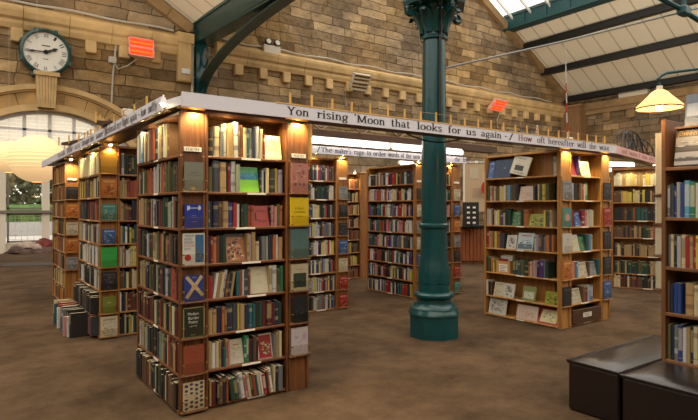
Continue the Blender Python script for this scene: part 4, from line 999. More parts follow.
for side_, keys, wh in ((0, ['grey1', 'tealdisc', 'page', 'orange3', 'dark2'], 'left'), (.98, ['dark3', 'red3', 'dark0', 'dark1', 'blue0'], 'right')):
    nm = {'grey1': 'grey and black picture book', 'tealdisc': 'teal book with a pale pink disc', 'page': 'white book with small black letters', 'orange3': 'orange picture book', 'dark2': 'dark magazine with printed picture', 'dark3': 'dark mottled book', 'red3': 'dark red book', 'dark0': 'dark photo book', 'dark1': 'black picture book', 'blue0': 'blue photo book'}
    panel_books(c7, X7, Y7, [(k, i + 1, .19, .25, '%s on %s end panel of pine bookcase' % (nm[k], wh)) for i, k in enumerate(keys)], LV7, side_, 'pine')
# crate in the bottom of its front
cr = thing('wooden_crate', 'dark wooden crate with a white label under the pine bookcase shelves', 'crate', (X7 + .25, Y7 + .0, .032))
MB().bbox(0, -.02, 0, .69, 0, .19, .003).obj('front_board', M['darkwood'], cr)
MB().box(0, 0, 0, .69, .19, .012).obj('base', M['darkwood'], cr)
for x in (0, .675): MB().box(x, 0, .012, x + .015, .19, .19).obj('side_board', M['darkwood'], cr)
mb = MB(); mb.box(.24, -.023, .075, .44, -.0205, .135); lb = mb.obj('label_card', M['label'], cr)
tx = MB(); [tx.box(.26, -.024, .086 + k * .016, .42 - .03 * (k % 2), -.0235, .092 + k * .016) for k in range(3)]; tx.obj('lettering', M['black'], lb)
# cardboard file box on the fifth shelf of its left side
fb = thing('file_box', 'cardboard file box with a white notice and red booklets in the pine bookcase', 'box', L7.pt(.17, .03, LV7[4]), L7.rz)
mb = MB(); mb.box(0, 0, 0, .24, .004, .17); mb.box(0, .146, 0, .24, .15, .2); mb.box(0, .004, 0, .004, .146, .18); mb.box(.236, .004, 0, .24, .146, .18); mb.box(.004, .004, 0, .236, .146, .004)
mb.obj('box_body', mat('cardboard', (186, 138, 82), .8), fb)
nb = MB().box(.05, -.002, .02, .2, -.0004, .13).obj('notice', M['label'], fb)
tx = MB()
for k, w_ in enumerate((.11, .12, .08, .1)): tx.box(.065, -.0028, .102 - k * .024, .065 + w_, -.0024, .109 - k * .024)
tx.obj('lettering', M['black'], nb)
bk = 0
for k, (c, lab) in enumerate((('r', 'red booklet'), ('w', 'white booklet'), ('w', 'cream booklet'))):
    mb = MB(); cc = [lin((150, 30, 34)), lin((222, 216, 204)), lin((212, 196, 160))][k]
    mb.box(0, 0, 0, [.16, .2, .19][k], .006, [.2, .24, .255][k], cc)
    tag(mb.obj('booklet', M['print'], None, L7.pt(.19 + .01 * k, .045 + k * .035, LV7[4] + .006), (-.12, 0, L7.rz)), ['red booklet at the front of the cardboard file box', 'white booklet standing in the middle of the cardboard file box', 'cream booklet at the back of the cardboard file box'][k], 'booklet')

# ---- bookcases on the right and far
a8 = math.atan2(4.75 - 5.75, 11.0 - 10.5)
c8 = bookcase('dark bookcase of old bound books in the aisle behind the pine one', 10.5, 5.75, 1.3, .5, LV7, ('front',), 'oak', rz=a8, pw=.02)
F8 = Face(10.5 + .04 * math.cos(a8), 5.75 + .04 * math.sin(a8), a8, 1.22, .2, 'front of old bound bookcase', 13)
for i in range(7): put_books(F8, LV7[i], i, rand_spec(rr, F8.w, ['wweyT', 'BTkBey', 'mBkkRgt', 'kkTgBR', 'eTTkBk', 'kkgoT', 'ekBmk'][i], 20, 44), .27)
a9 = a8 * .35
c9 = bookcase('pale paperback bookcase far down the right aisle', 13.35, 8.05, 1.6, .5, LV8, ('front',), 'pine', rz=a9, pw=.02)
F9 = Face(13.35 + .04 * math.cos(a9), 8.05 + .04 * math.sin(a9), a9, 1.5, .2, 'front of pale far bookcase', 14)
for i in range(8): put_books(F9, LV8[i], i, rand_spec(rr, F9.w, 'wweeSTy', 16, 30), .2)
# behind the counter and between the aisles: one more tall case
c10 = bookcase('tall bookcase far behind the teal column beside the counter', 8.95, 9.9, 1.2, 1.2, LV8, ('front', 'left'), 'oak')
F10 = Face(8.95 + .23, 9.9, 0, .74, .2, 'front of tall far bookcase', 15); L10 = Face(8.95, 11.07, -PI / 2, 1.12, .2, 'side of tall far bookcase', 16)
for i in range(8): put_books(F10, LV8[i], i, rand_spec(rr, F10.w, palP, 16, 36), .23); put_books(L10, LV8[i], i, rand_spec(rr, L10.w, 'yTeoRkw', 16, 36), .23)

# ---- the right foreground bookcase beside the ottomans (faces -x)
XG, YG = 4.47, 2.04
LVG = [1.905, 1.52, 1.137, .783, .42, .06]
g = thing('bookcase', 'tall oak bookcase at the right edge behind the leather ottomans', 'bookcase', (XG, YG, 0), -PI / 2)
WG = 1.6
MB().bbox(0, -.012, 0, .03, .3, 2.28, .003).obj('upright', M['oakd'], g)
MB().bbox(WG - .03, -.012, 0, WG, .3, 2.28, .003).obj('upright', M['oakd'], g)
MB().box(.03, .28, 0, WG - .03, .3, 2.2).obj('back_panel', M['oakd'], g)
for z in LVG: MB().bbox(.03, -.01, z - .025, WG - .03, .28, z, .003).obj('shelf', M['oakd_h'], g)
for z0, z1, kk in ((1.7, 2.2, 0), (1.47, 1.73, 1), (1.22, 1.45, 2), (.95, 1.18, 3)):
    MB().box(-.075, .02, z0, -.07, .25, z1 - .02).obj('clear_holder', M['acrylic'], g)
    MB().bbox(-.075, .02, z0 - .012, -.001, .25, z0, .002).obj('holder_ledge', M['oakd'], g)
FG = Face(XG, YG - .03, -PI / 2, WG - .06, .28, 'right edge bookcase', 17)
GS = ['D:railway:300 D:drama:10', 's20/25 d24/26 b14/24 S30/27 b26/26 c40/28 G34/27 w24/26 c38/27 e30/27 G20/25 w34/26 T26/25 r40/25 w24/26 y26/25 k30/24 e30/26 r24/24 n30/25 w40/26 g40/25 T30/26 B40/24 e30/24 r24/25 k30/26 w40/25 n30/24 y30/25 T30/25',
 's22/25 e22/25 k18/24 S30/24 e34/25 r26/24 T24/24 r16/24 y24/25 p30/25 T28/24 u16/24 y40/25 e36/25 k20/24 w34/24 g30/25 m40/24 n30/25 T30/23 w30/24 e30/25 B30/24 k30/25 r30/24 s40/24 n20/24 w30/25 e30/23',
 'B16/24 n20/22 b30/23 b28/23 gap24 T60/24 e34/23 w14/23 s70/23 s66/23 d50/22 B30/23 e40/24 g40/24 n40/23 m30/24 T40/22 w30/24 k50/23 e40/24 B40/23 s30/24 T40/22',
 'o24/27 n20/26 s30/27 b30/28 w26/26 T24/27 n20/28 e30/28 T30/27 g66/25 g62/25 g60/25 B30/26 e30/27 m40/25 k40/26 n30/26 T30/26 w40/26 g40/25 e40/25 B40/26 s40/27 n30/25',
 'B60/28 k50/28 s60/27 m50/27 g60/27 B60/28 k50/28 n60/27 T50/27 g60/27 B60/28 k50/28 s60/27 m50/27 g60/27 B60/28 k50/28 s60/27 m50/27 g60/27']
for i, s_ in enumerate(GS[1:]): put_books(FG, LVG[i + 1], i + 1, s_, .33 if i else .31, (.18, .23))
display_book(FG.pt(.035, .05, LVG[0] + .012), -PI / 2, .27, .3, .02, 'railway', 'large railway book with steam photographs on right edge top shelf', .2)
display_book(FG.pt(.09, .1, LVG[0] + .32), -PI / 2, .25, .25, .012, 'drama', 'grey magazine with big red letters above the railway book', .15)
display_book(FG.pt(.34, .05, LVG[0] + .012), -PI / 2, .26, .3, .02, 'cream3', 'cream picture book beside the railway book on the top shelf', .2)
# narrow magazine rest under the upper magazine (part of the bookcase)
MB().bbox(.06, .07, LVG[0] + .3, .8, .27, LVG[0] + .318, .003).obj('shelf', M['oakd_h'], g)
# white edged books in clear holders on its far end
for z0, z1, key, lab in ((1.7, 2.19, 'whitep', 'tall white book seen edge-on high on right bookcase end'), (1.47, 1.69, 'whitep', 'white book seen edge-on midway on right bookcase end'), (1.22, 1.44, 'whitep', 'second white book seen edge-on lower on right bookcase end'), (.95, 1.17, 'snow', 'pale blue book seen edge-on lowest on right bookcase end')):
    w_ = .2; o = display_book((XG + .035, YG + .012 + .045, z0 + .002), 0, w_, z1 - z0 - .004, .045, key, lab)
    o.rotation_euler = (0, 0, PI); o.location = (XG + .035 + w_, YG + .012 + .052, z0 + .002)

# ------------------------------------------------------------------ place displayed books queued on shelves
cnt = {}
for face, x, w, z, level, key, maxh in DISPLAY_QUEUE:
    art = ART[key]; h = {'lime': .215, 'redb': .175, 'figures': .23, 'gold': .21, 'plaincream': .225, 'sketchy': .2, 'redpic': .21, 'navyp': .27, 'circus': .27, 'blue3': .26, 'village': .24, 'pinkish': .2, 'redborder': .22, 'ship': .2, 'leafy': .17, 'bw': .2, 'snow': .24, 'redleft': .24}.get(key, .2)
    h = min(h, maxh - .01); ww = w - .006
    tilt = .22; t = .016
    y0 = .02
    lv = ordn(level)
    if face in (NF,): lab = '%s facing out on %s shelf of near poetry bookcase' % (art[1].replace(' with a ', ' with '), lv)
    elif face is L7: lab = '%s, %s shelf on left side of pine bookcase' % (art[1].replace(' with a ', ' with '), lv)
    elif face is F7: lab = '%s, %s shelf on front of pine bookcase' % (art[1].replace(' with a ', ' with '), lv)
    else: lab = '%s facing out on %s shelf' % (art[1], lv)
    if len(lab.split()) > 16: lab = '%s book facing out, %s shelf of %s' % (art[0], lv, 'near poetry bookcase' if face is NF else ('pine bookcase left side' if face is L7 else 'pine bookcase front'))
    roll = .22 if key in ('circus',) else 0
    if roll: z += ww * math.sin(roll) * .98; x -= .02; ww *= .85; z -= .15 * ww * math.sin(roll)
    display_book(face.pt(x + .003, y0, z + .004), face.rz, ww, h, t, key, lab, tilt if key != 'redborder' else .5, None, roll)

# ------------------------------------------------------------------ build the spine-out books
def facing(b):
    f = b['face']; p = f.pt(b['x'] + b['t'] / 2, 0, b['z'] + b['h'] / 2); u, v, dist = cam_uv(p)
    if dist < .5 or not (-5 < u < 703 and -5 < v < 425): return 0, u, v
    vd = Vector((p.x, p.y, 0)); c = abs(vd.normalized().dot(f.n)); return b['t'] * b['h'] * c / dist ** 2, u, v
def hidden(b, u):
    f = b['face']
    if f is F2 and u > 137: return True
    if f in (F3,) and u > 82: return True
    if f is F4 and u < 308: return True
    if f is F6: return not (353 < u < 372)
    if f is F5: return u < 452
    if f in (L10, F10): return not (452 < u < 487)
    if f in (F8,) and u > 655: return True
    if f is F9 and not (600 < u < 620): return True
    if f is FG and b['level'] >= 5: return True
    return False
vis = []
for b in BOOKS:
    s_, u, v = facing(b); b['size'] = 0 if hidden(b, u) else s_
vis = sorted(BOOKS, key=lambda b: -b['size'])[:300]
ids = set(id(b) for b in vis)
SHORT = {id(NF): 'front of near poetry bookcase', id(NL): 'left side of poetry bookcase', id(FG): 'bookcase at right edge', id(L7): 'left side of pine bookcase', id(F7): 'front of pine bookcase', id(F2): 'front of second left bookcase', id(L2): 'side of second left bookcase', id(F4): 'middle paperback bookcase', id(L5): 'wide bookcase by column', id(F8): 'old bound bookcase'}
seen = set()
for b in vis:
    f = b['face']; cname, c, band = P2[b['col']]
    jit = f.r.uniform(.85, 1.12); c = tuple(min(1, v * jit) for v in c)
    mb = MB(); book_geo(mb, b['t'], b['d'], b['h'], c, band, b['style'])
    o = mb.obj('book', M['book'], None, f.pt(b['x'], b['y'], b['z']), (0, b['ang'], f.rz))
    if b['ang'] < 0: o.location.z += 0
    size = 'thin' if b['t'] < .022 else ('thick' if b['t'] > .045 else ('slim' if b['t'] < .03 else ''))
    st = 'leaning ' if b['ang'] else ''
    lab = ('%s%s %s book, %s from left, %s shelf down, %s' % (st, size, cname, ordn(b['idx']), ordn(b['level']), SHORT.get(id(f), f.name))).replace('  ', ' ').strip()
    if lab in seen: print('DUP', lab)
    seen.add(lab)
    tag(o, lab, 'book', 'books on the ' + ordn(b['level']) + ' shelf of the ' + f.name)
    if f in (NF, NL, FG):
        mb = MB(); pages_geo(mb, b['t'], b['d'], b['h']); mb.obj('page_block', M['page'], o)
mb = MB()
for b in BOOKS:
    if id(b) in ids: continue
    f = b['face']; cname, c, band = P2[b['col']]; jit = f.r.uniform(.85, 1.15); c = tuple(min(1, v * jit) for v in c)
    T_ = Matrix.Translation(f.pt(b['x'], b['y'], b['z'])) @ Euler((0, b['ang'], f.rz)).to_matrix().to_4x4()
    book_geo(mb, b['t'], b['d'], b['h'], c, band, b['style'], T_, seg=False)
tag(mb.obj('shelved_books', M['book']), 'rows of smaller spine-out books filling the shelves further back', 'books', kind='stuff')

# ------------------------------------------------------------------ long signs over the bookcases
def X_at(u, Y): t = (u - 349) / 545; return Y * (.5823 + .813 * t) / (.813 - .5823 * t)
FY = 4.08; ZB, ZT = 2.362, 2.474
def sign(label, a, b, zb, zt, words, board, inkdef=(28, 26, 30), hscale=1):
    a = Vector(a); b = Vector(b); L_ = (b - a).length; rz = math.atan2(b.y - a.y, b.x - a.x)
    t = thing('sign_board', label, 'sign', (a.x, a.y, zb), rz)
    MB().box(0, 0, 0, L_, .02, zt - zb).obj('board', board, t)
    mb = MB()
    for txt, x0, x1, c in words:
        H = (zt - zb)
        low = any(ch in txt for ch in 'gyp')
        vs, fs = serif_geo(txt, x1 - x0, H * .86 * hscale)
        mb.add([(v[0] + x0, -.002, v[2] + H * .24) for v in vs], fs, lin(c or inkdef))
    mb.obj('lettering', M['print'], t)
    return t
def wd(txt, u0, u1, Y, X0, c=None): return (txt, X_at(u0, Y) - X0, X_at(u1, Y) - X0, c)
XA = 1.372
ws = [wd(t_, a, b, FY, XA, c) for t_, a, b, c in (('Yon', 287, 309, None), ('rising', 317, 348, None), ("'Moon", 354, 385, None), ('that', 391, 410, None), ('looks', 417, 442, None), ('for', 448, 461, None), ('us', 466, 476, None), ('again -', 481, 507, None), ('/', 509, 513, None),
  ('How', 518, 532, (150, 40, 50)), ('oft', 537, 545, (70, 50, 56)), ('hereafter', 548, 574, (70, 50, 56)), ('will', 577, 586, (70, 50, 56)), ('she', 589, 596, (70, 50, 56)), ('wax', 599, 609, (70, 50, 56)))]
m1 = sign('long white sign board reading Yon rising Moon that looks for us again', (XA, FY, 0), (7.6, FY, 0), ZB, ZT, ws, M['fascia'])
# pink continuation
a = Vector((7.6, FY, 0)); b = Vector((12.2, 5.2, 0)); LL = (b - a).length
sign('pink sign board with faint red verse continuing to the right', a, b, ZB, ZT, [('and', .25, .55, (170, 90, 90)), ('wane', .7, 1.15, (150, 80, 84)), ('/', 1.25, 1.33, (150, 80, 84)), ('How', 1.45, 1.8, (150, 60, 66)), ('oft', 1.95, 2.25, (150, 80, 84)), ('hereafter', 2.4, 3.3, (150, 80, 84))], M['fascia_pink'])
XS = 1.3
def Y_at(u, X): t = (u - 349) / 545; return X * (.813 - .5823 * t) / (.5823 + .813 * t)
YN, YF = 4.37, 12.0
wl = []
for t_, u0, u1 in (('look for us', 58, 80), ('through this', 82, 94), ('same', 96, 103), ('garden', 105, 113), ('all', 113.5, 116), ('my', 117, 121), ('flight', 122, 129), ('again', 130, 137), ('-', 138, 140), ('how', 141, 146), ('swiftly', 148, 157)):
    wl.append((t_, YF - Y_at(u0, XS), YF - Y_at(u1, XS), (70, 66, 66)))
sign('grey white sign board running away over the left bookcases', (XS, YF, 0), (XS, YN, 0), ZB, ZT, wl, M['fascia'])
sign('short blank white sign board at the corner above the poetry bookcase', (XS + .03, YN - .02, 0), (XA - .003, FY + .012, 0), ZB + .012, ZT - .03, [('/', .1, .11, (230, 228, 226))], M['fascia'])
YI = 6.9
wi = [wd(t_, a, b, YI, 4.0, None) for t_, a, b in (('/', 317, 320), ('The', 321, 332), ("maker's", 335, 351), ('rage', 354, 364), ('to', 367, 371), ('order', 373, 386), ('words', 388, 399), ('of', 401, 404), ('the', 406, 411), ('sea', 413, 420), ('the', 455, 460), ('fragrant', 463, 475), ('portals', 478, 486))]
sign("inner white sign board reading The maker's rage to order words", (4.0, YI, 0), (7.6, YI, 0), 2.40, 2.515, wi, M['fascia'])

# timber decks carrying the model railway over the signs
def deck(label, a, b, w, z0, z1, side=1):
    a = Vector(a); b = Vector(b); L_ = (b - a).length; rz = math.atan2(b.y - a.y, b.x - a.x)
    return tag(MB().box(0, .09, 0, L_, w, z1 - z0).obj('timber_deck', M['darkwood'], None, (a.x, a.y, z0), (0, 0, rz)), label, 'timber deck')
deck('long dark timber deck behind the white Moon sign', (XA, FY, 0), (7.6, FY, 0), .36, 2.392, 2.462)
deck('dark timber deck behind the pink sign', a if False else (7.6, FY, 0), (12.2, 5.2, 0), .3, 2.392, 2.462)
deck('dark timber deck behind the left sign board', (XS, YF, 0), (XS, YN + .1, 0), .36, 2.392, 2.462)
tb = thing('timber_beam', 'dark timber beam on short posts above the inner sign and strip lights', 'beam', (3.9, YI + .11, 0))
MB().box(0, 0, 2.66, 4.7, .2, 2.78).obj('beam', M['darkwood'], tb)
for x in (.1, 1.0, 2.65, 3.5): MB().box(x, .03, 2.362, x + .06, .09, 2.66).obj('post', M['darkwood'], tb)
# gold edging along the top of the long sign
tag(MB().box(0, -.004, 0, 6.228 - .8, .03, .012).obj('edge_strip', M['gold'], None, (XA + .8, FY, ZT)), 'thin golden wood strip along the top of the Moon sign', 'wood strip')
# posts with cord: little fences on top of the signs
def fence(label, pts, step, h, z):
    a, b = Vector(pts[0]), Vector(pts[1]); L_ = (b - a).length; rz = math.atan2(b.y - a.y, b.x - a.x)
    t = thing('peg_rail', label, 'rail', (a.x, a.y, z), rz); n = int(L_ / step)
    for i in range(n + 1):
        MB().bbox(i * step - .008, .03, 0, i * step + .008, .046, h * (1 + .06 * math.sin(i * 1.7)), .002).obj('peg', M['gold'], t)
    mb = MB(); mb.tube([(i * step, .04, h * .93 - (.004 if i % 2 else 0)) for i in range(n + 1)], .0025, 5); mb.obj('cord', M['stringc'], t)
fence('row of wooden pegs and cord on top of the Moon sign', ((2.325, FY, 0), (7.55, FY, 0)), .2185, .1, ZT + .012)
fence('row of wooden pegs on top of the left sign board', ((XS + .02, 9.6, 0), (XS + .02, 4.9, 0)), .42, .11, ZT)
# curved raised track on the left
mb = MB(); pts = [Vector((XS + .02 + .3 * math.sin(k / 10 * PI) - .2, 5.9 + k * .26, ZT + .035 + .03 * math.sin(k / 10 * PI))) for k in range(11)]
for p in pts: p.x += .24; p.y += .35
tr = thing('railway_track', 'curved brown raised model railway track over the left bookcases', 'model railway', (0, 0, 0))
for p, q in zip(pts[:-1], pts[1:]): mb.bar(p, q, .34, .035)
mb.obj('track_bed', M['darkwood'], tr)
mb = MB()
for p, q in zip(pts[:-1], pts[1:]):
    for dx in (-.05, .05): mb.bar(p + Vector((dx, 0, .03)), q + Vector((dx, 0, .03)), .006, .012)
mb.obj('rail', M['dark_metal'], tr)
for k in range(0, 11, 1):
    MB().bbox(pts[k].x - .19, pts[k].y - .01, pts[k].z - .02, pts[k].x - .172, pts[k].y + .01, pts[k].z + .1, .002).obj('peg', M['gold'], tr)
mb = MB()
for k in (1, 5, 9): mb.box(pts[k].x + .02, pts[k].y - .05, ZT - .01, pts[k].x + .14, pts[k].y + .05, pts[k].z - .012)
mb.obj('trestle', M['darkwood'], tr)
# lamp gadget on a pole above left sign
mb = MB(); mb.bbox(-.05, -.04, 0, .05, .04, .07, .006); mb.tube([(-.02, 0, -.1), (-.02, 0, 0)], .006); mb.tube([(.02, 0, -.1), (.03, 0, 0)], .006)
tag(mb.obj('signal_box', M['cream'], None, (XS + .15, 6.05, ZT + .09)), 'small white box on wires above the left sign board', 'signal box')

# model trains, signals and bridge
def train(label, a, rz, n, cols):
    t = thing('model_train', label, 'model train', a, rz); x = 0
    for i in range(n):
        c = cols[i % len(cols)]; L_ = .2
        bd = MB(); bd.bbox(x, -.03, .025, x + L_, .03, .085, .008, lin(c)); bd.box(x + .02, -.031, .05, x + L_ - .02, .031, .07, lin((150, 150, 140)))
        ob = bd.obj('carriage', M['print'], t)
        wm = MB()
        for xx in (x + .03, x + .07, x + L_ - .07, x + L_ - .03): wm.lathe([(.012, -.032), (.012, .032)], 10, M=Matrix.Translation((xx, 0, .013)) @ Matrix.Rotation(PI / 2, 4, 'X'))
        wm.obj('wheels', M['black'], ob); x += L_ + .015
train('black model train standing on the deck above the pine bookcase', (5.42, FY + .2, 2.462), 0, 3, [(34, 34, 38), (44, 40, 44)])
def pole(label, x, y, z, h, lean=0):
    t = thing('striped_pole', label, 'pole', (x, y, z))
    mb = MB(); n = 10
    for i in range(n):
        z0, z1 = h * i / n, h * (i + 1) / n; c = lin((190, 40, 40)) if (i % 2 and i < 6) else lin((222, 218, 214))
        mb.tube([(lean * z0 / h, 0, z0), (lean * z1 / h, 0, z1)], .008, 6, c)
    mb.obj('shaft', M['print'], t); MB().bbox(-.03, -.03, 0, .03, .03, .02, .003).obj('foot', M['white'], t)
pole('short red and white striped pole leaning over the model train', 5.88, FY + .12, 2.462, .17, .05)
pole('tall white pole with red stripes rising from the deck to the rod', X_at(567.5, FY + .12), FY + .12, 2.462, 1.3, -.05)
MB_ = MB().bbox(-.04, -.03, 0, .04, .03, .06, .004)
tag(MB_.obj('model_hut', M['white'], None, (6.6, FY + .1, 2.462)), 'tiny white model hut beside the tall striped pole', 'model hut')
def truss(label, a, rz, L_, H):
    t = thing('model_bridge', label, 'model bridge', a, rz)
    MB().box(0, -.05, 0, L_, .05, .03).obj('bridge_deck', M['black'], t)
    N = 6
    for s_ in (-.05, .05):
        mb = MB(); hs = [0, .75, .95, 1, .95, .75, 0]
        top = [(L_ * i / N, s_, .02 + H * hs[i]) for i in range(N + 1)]
        mb.tube(top, .01, 6)
        for i in range(1, N):
            mb.tube([(top[i][0], s_, .02), top[i]], .006, 5)
            if i < N - 1: mb.tube([(top[i][0], s_, .02), top[i + 1]] if i < N / 2 else [(top[i + 1][0], s_, .02), top[i]], .003, 5)
        mb.obj('arch_truss', M['dark_metal'], t)
ang = math.atan2(5.2 - FY, 12.2 - 7.6)
for d0, L_, off, lb in ((.55, 1.5, .05, 'dark model arch bridge above the pink sign, nearer left span'), (1.5, 2.2, .19, 'dark model arch bridge above the pink sign, longer right span')):
    off += .1; truss(lb, (7.6 + d0 * math.cos(ang) - off * math.sin(ang), FY + d0 * math.sin(ang) + off * math.cos(ang), 2.463), ang, L_, .34)
# twig-like arch brackets and cable under the inner beam
for k, x in enumerate((4.55, 5.35, 6.15)):
    mb = MB()
    for s_ in (-1, 1): mb.tube([(s_ * (.02 + .3 * q / 8), 0, -.0 + .12 * (1 - (1 - q / 8) ** 2) * 1) for q in range(9)], .014, 6)
    tag(mb.obj('arched_bracket', M['panelwood'], None, (x, 7.1, 2.79)), ['brown branching bracket above the inner sign, leftmost of three', 'brown branching bracket above the inner sign, middle of three', 'brown branching bracket above the inner sign, nearest the teal column'][k], 'bracket')
mb = MB(); mb.tube([(3.9 + .045 * k, FY + .3, 2.385 - .06 * math.sin(PI * k / 18) - .003) for k in range(19)], .008, 6)
tag(mb.obj('hanging_cable', M['black']), 'black cable sagging under the deck left of the teal column', 'cable')

# ------------------------------------------------------------------ column
CX, CY = 4.82, 4.91
col = thing('iron_column', 'tall teal painted cast iron column with octagonal base and leafy capital', 'column', (CX, CY, 0))
a0 = PI / 8 + math.atan2(CY, CX)
MB().lathe([(.315, 0), (.315, .27), (.32, .28)], 8, rot=a0).obj('base', M['teal'], col)
MB().lathe([(.32, .28), (.315, .31), (.30, .33), (.295, .36), (.27, .375), (.255, .40), (.25, .42)], 16, rot=a0).obj('base_moulding', M['teal'], col, smooth=True)
MB().lathe([(.21, .42), (.205, .47), (.235, .48), (.25, .50), (.25, .525), (.235, .545), (.2, .555), (.2, .60), (.198, .66)], 32).obj('lower_ring', M['teal'], col, smooth=True)
mb = MB(); n = 48; prof = [(.198, .64), (.2, .72), (.197, .8), (.182, .9), (.172, 1.0), (.166, 1.1)]
vs = []; fs = []
for r, z in prof:
    for k in range(n):
        sc = 1 + (.035 * abs(math.sin(4 * 2 * PI * k / n)) if z < .86 else 0); zz = z + (.03 * abs(math.sin(4 * 2 * PI * k / n)) if z < .86 else 0)
        a = 2 * PI * k / n; vs.append((r * sc * math.cos(a), r * sc * math.sin(a), zz))
for i in range(len(prof) - 1):
    for k in range(n): fs.append((i * n + k, i * n + (k + 1) % n, (i + 1) * n + (k + 1) % n, (i + 1) * n + k))
mb.add(vs, fs); mb.obj('scalloped_foot', M['teal'], col, smooth=True)
MB().lathe([(.166, 1.09), (.162, 1.33), (.185, 1.345), (.19, 1.365), (.185, 1.385), (.158, 1.4), (.142, 3.68)], 32).obj('shaft', M['teal'], col, smooth=True)
MB().lathe([(.145, 3.66), (.17, 3.675), (.172, 3.7), (.15, 3.72), (.15, 3.74)], 32).obj('neck_ring', M['teal'], col, smooth=True)
MB().lathe([(.148, 3.74), (.15, 3.82), (.17, 3.9), (.22, 3.99), (.28, 4.05)], 32).obj('capital_bell', M['teal'], col, smooth=True)
for k in range(8):
    a = 2 * PI * k / 8 + .35; mb = MB(); big = k % 2 == 0
    ca, sa = math.cos(a), math.sin(a); tx_, ty_ = -sa, ca
    pts = [(.155, 3.74, .05), (.165, 3.82, .07), (.2, 3.91, .08), (.26, 3.98, .07), (.31 if big else .27, 4.0, .045), (.33 if big else .28, 3.965, .03)]
    vs = []; fs = []
    for r, z, w in pts:
        for s_, o_ in ((-1, 0), (-.5, .022), (0, .03), (.5, .022), (1, 0)):
            vs.append(((r + o_) * ca + tx_ * w * s_, (r + o_) * sa + ty_ * w * s_, z + (.0 if s_ else .004)))
    for i in range(len(pts) - 1):
        for j in range(4): fs.append((i * 5 + j, i * 5 + j + 1, (i + 1) * 5 + j + 1, (i + 1) * 5 + j))
    mb.add(vs, fs); mb.add([tuple(Vector(v) - Vector((ca * .012, sa * .012, 0))) for v in vs], [tuple(reversed(f)) for f in fs]); mb.obj('leaf', M['teal'], col, smooth=True)
for k in range(4):
    a = 2 * PI * k / 4 + .95 + .785 - .35; mb = MB(); ca, sa = math.cos(a), math.sin(a)
    pts = []
    for q in range(16):
        t = q / 15; th = t * 2.3 * PI; rr_ = .055 * (1 - t * .75)
        pts.append((ca * (.355 + rr_ * math.cos(th - 2)), sa * (.355 + rr_ * math.cos(th - 2)), 4.0 + rr_ * math.sin(th - 2)))
    pts = [(ca * .2, sa * .2, 3.93), (ca * .27, sa * .27, 4.0)] + pts
    mb.tube(pts, [.03] * 3 + [.028 - .0008 * i for i in range(len(pts) - 3)], 8); mb.obj('volute', M['teal'], col, smooth=True)
aa = math.atan2(CY, CX)
MB().lathe([(.33, 4.05), (.40, 4.07), (.41, 4.12), (.41, 4.16), (.34, 4.2)], 8, rot=aa + PI / 8).obj('abacus', M['teal'], col)
MB().lathe([(.24, 4.2), (.24, 4.7), (.32, 4.8), (.32, 5.0), (.2, 5.02), (.2, 9)], 8, rot=aa + PI / 8).obj('upper_block', M['teal'], col)
d = Vector((CX, CY, 0)).normalized(); rt = Vector((d.y, -d.x, 0))
pp = Vector((CX, CY, 0)) - d * .16 + rt * .075
mb = MB(); mb.tube([(pp.x, pp.y, 1.6 + 70 * .0125 + .0), (pp.x, pp.y, 3.2), (pp.x, pp.y, 3.7), (pp.x - d.x * .06, pp.y - d.y * .06, 3.85), (pp.x - d.x * .3, pp.y - d.y * .3, 4.05), (pp.x - d.x * .32, pp.y - d.y * .32, 4.6)], .018, 8)
tag(mb.obj('black_pipe', M['black']), 'thin black pipe running up the front of the teal column', 'pipe')

# rod from the column across to the right, with its hanging strut line
def ray(u, v, f): r = (u - 349) / 545 * f; return Vector((.813 * r + .5823 * f, -.5823 * r + .813 * f, 1.6 + (207 - v) / 545 * f))
mb = MB(); mb.tube([ray(443, 68.5, 6.82), ray(563, 41.5, 7.1), ray(682, 12, 7.43), ray(760, -7, 7.7)], .013, 8)
tag(mb.obj('tie_rod', M['rod']), 'long pale tie rod rising from the teal column to the upper right', 'rod')
mb = MB(); mb.bbox(-.1, -.06, -.06, .1, .06, .06, .02); mb.tube([(-.5, .15, .15), (0, 0, 0), (.3, -.1, -.12)], .035); mb.tube([(0, 0, 0), (0, 0, .5)], .03)
tag(mb.obj('rod_coupling', M['teal_dark'], None, ray(684, 11, 7.3)), 'dark green iron coupling on the tie rod at upper right', 'coupling')

# ------------------------------------------------------------------ lights: strips, little lamps, lanterns, pendant
def strip(label, a, b, z, h=.07, Y_wire=False):
    a = Vector(a); b = Vector(b); L_ = (b - a).length; rz = math.atan2(b.y - a.y, b.x - a.x)
    t = thing('strip_light', label, 'strip light', (a.x, a.y, z), rz)
    MB().bbox(0, .02, h * .35, L_, .09, h + .03, .005).obj('housing', M['white'], t)
    MB().bbox(.03, -.03, 0, L_ - .03, .02, h, .008).obj('diffuser', M['tube'], t)
    for x in ((.1, L_ - .1) if Y_wire else ()): MB().tube([(x, .05, h), (x, .05, 8.0 - z)], .003, 5).obj('suspension_wire', M['cable'], t)
strip('long white strip light above the inner sign left of the column', (4.05, 6.84, 0), (5.72, 6.84, 0), 2.545, .08, False)
strip('long white strip light above the inner sign behind the column', (5.76, 6.84, 0), (7.45, 6.84, 0), 2.545, .08, False)
strip('short bright strip light behind the pine bookcase near its top left', (8.2, 8.6, 0), (9.4, 8.6, 0), 2.62, .08)
strip('farther strip light over the counter beyond the column', (9.8, 11.3, 0), (11.6, 11.3, 0), 2.75, .09)
strip('strip light over the old bound bookcase in the right aisle', (9.5, 5.6, 0), (10.35, 5.2, 0), 2.36, .06)
strip('strip light over the pale bookcase far down the right aisle', (11.8, 7.6, 0), (13.6, 7.4, 0), 2.5, .07)

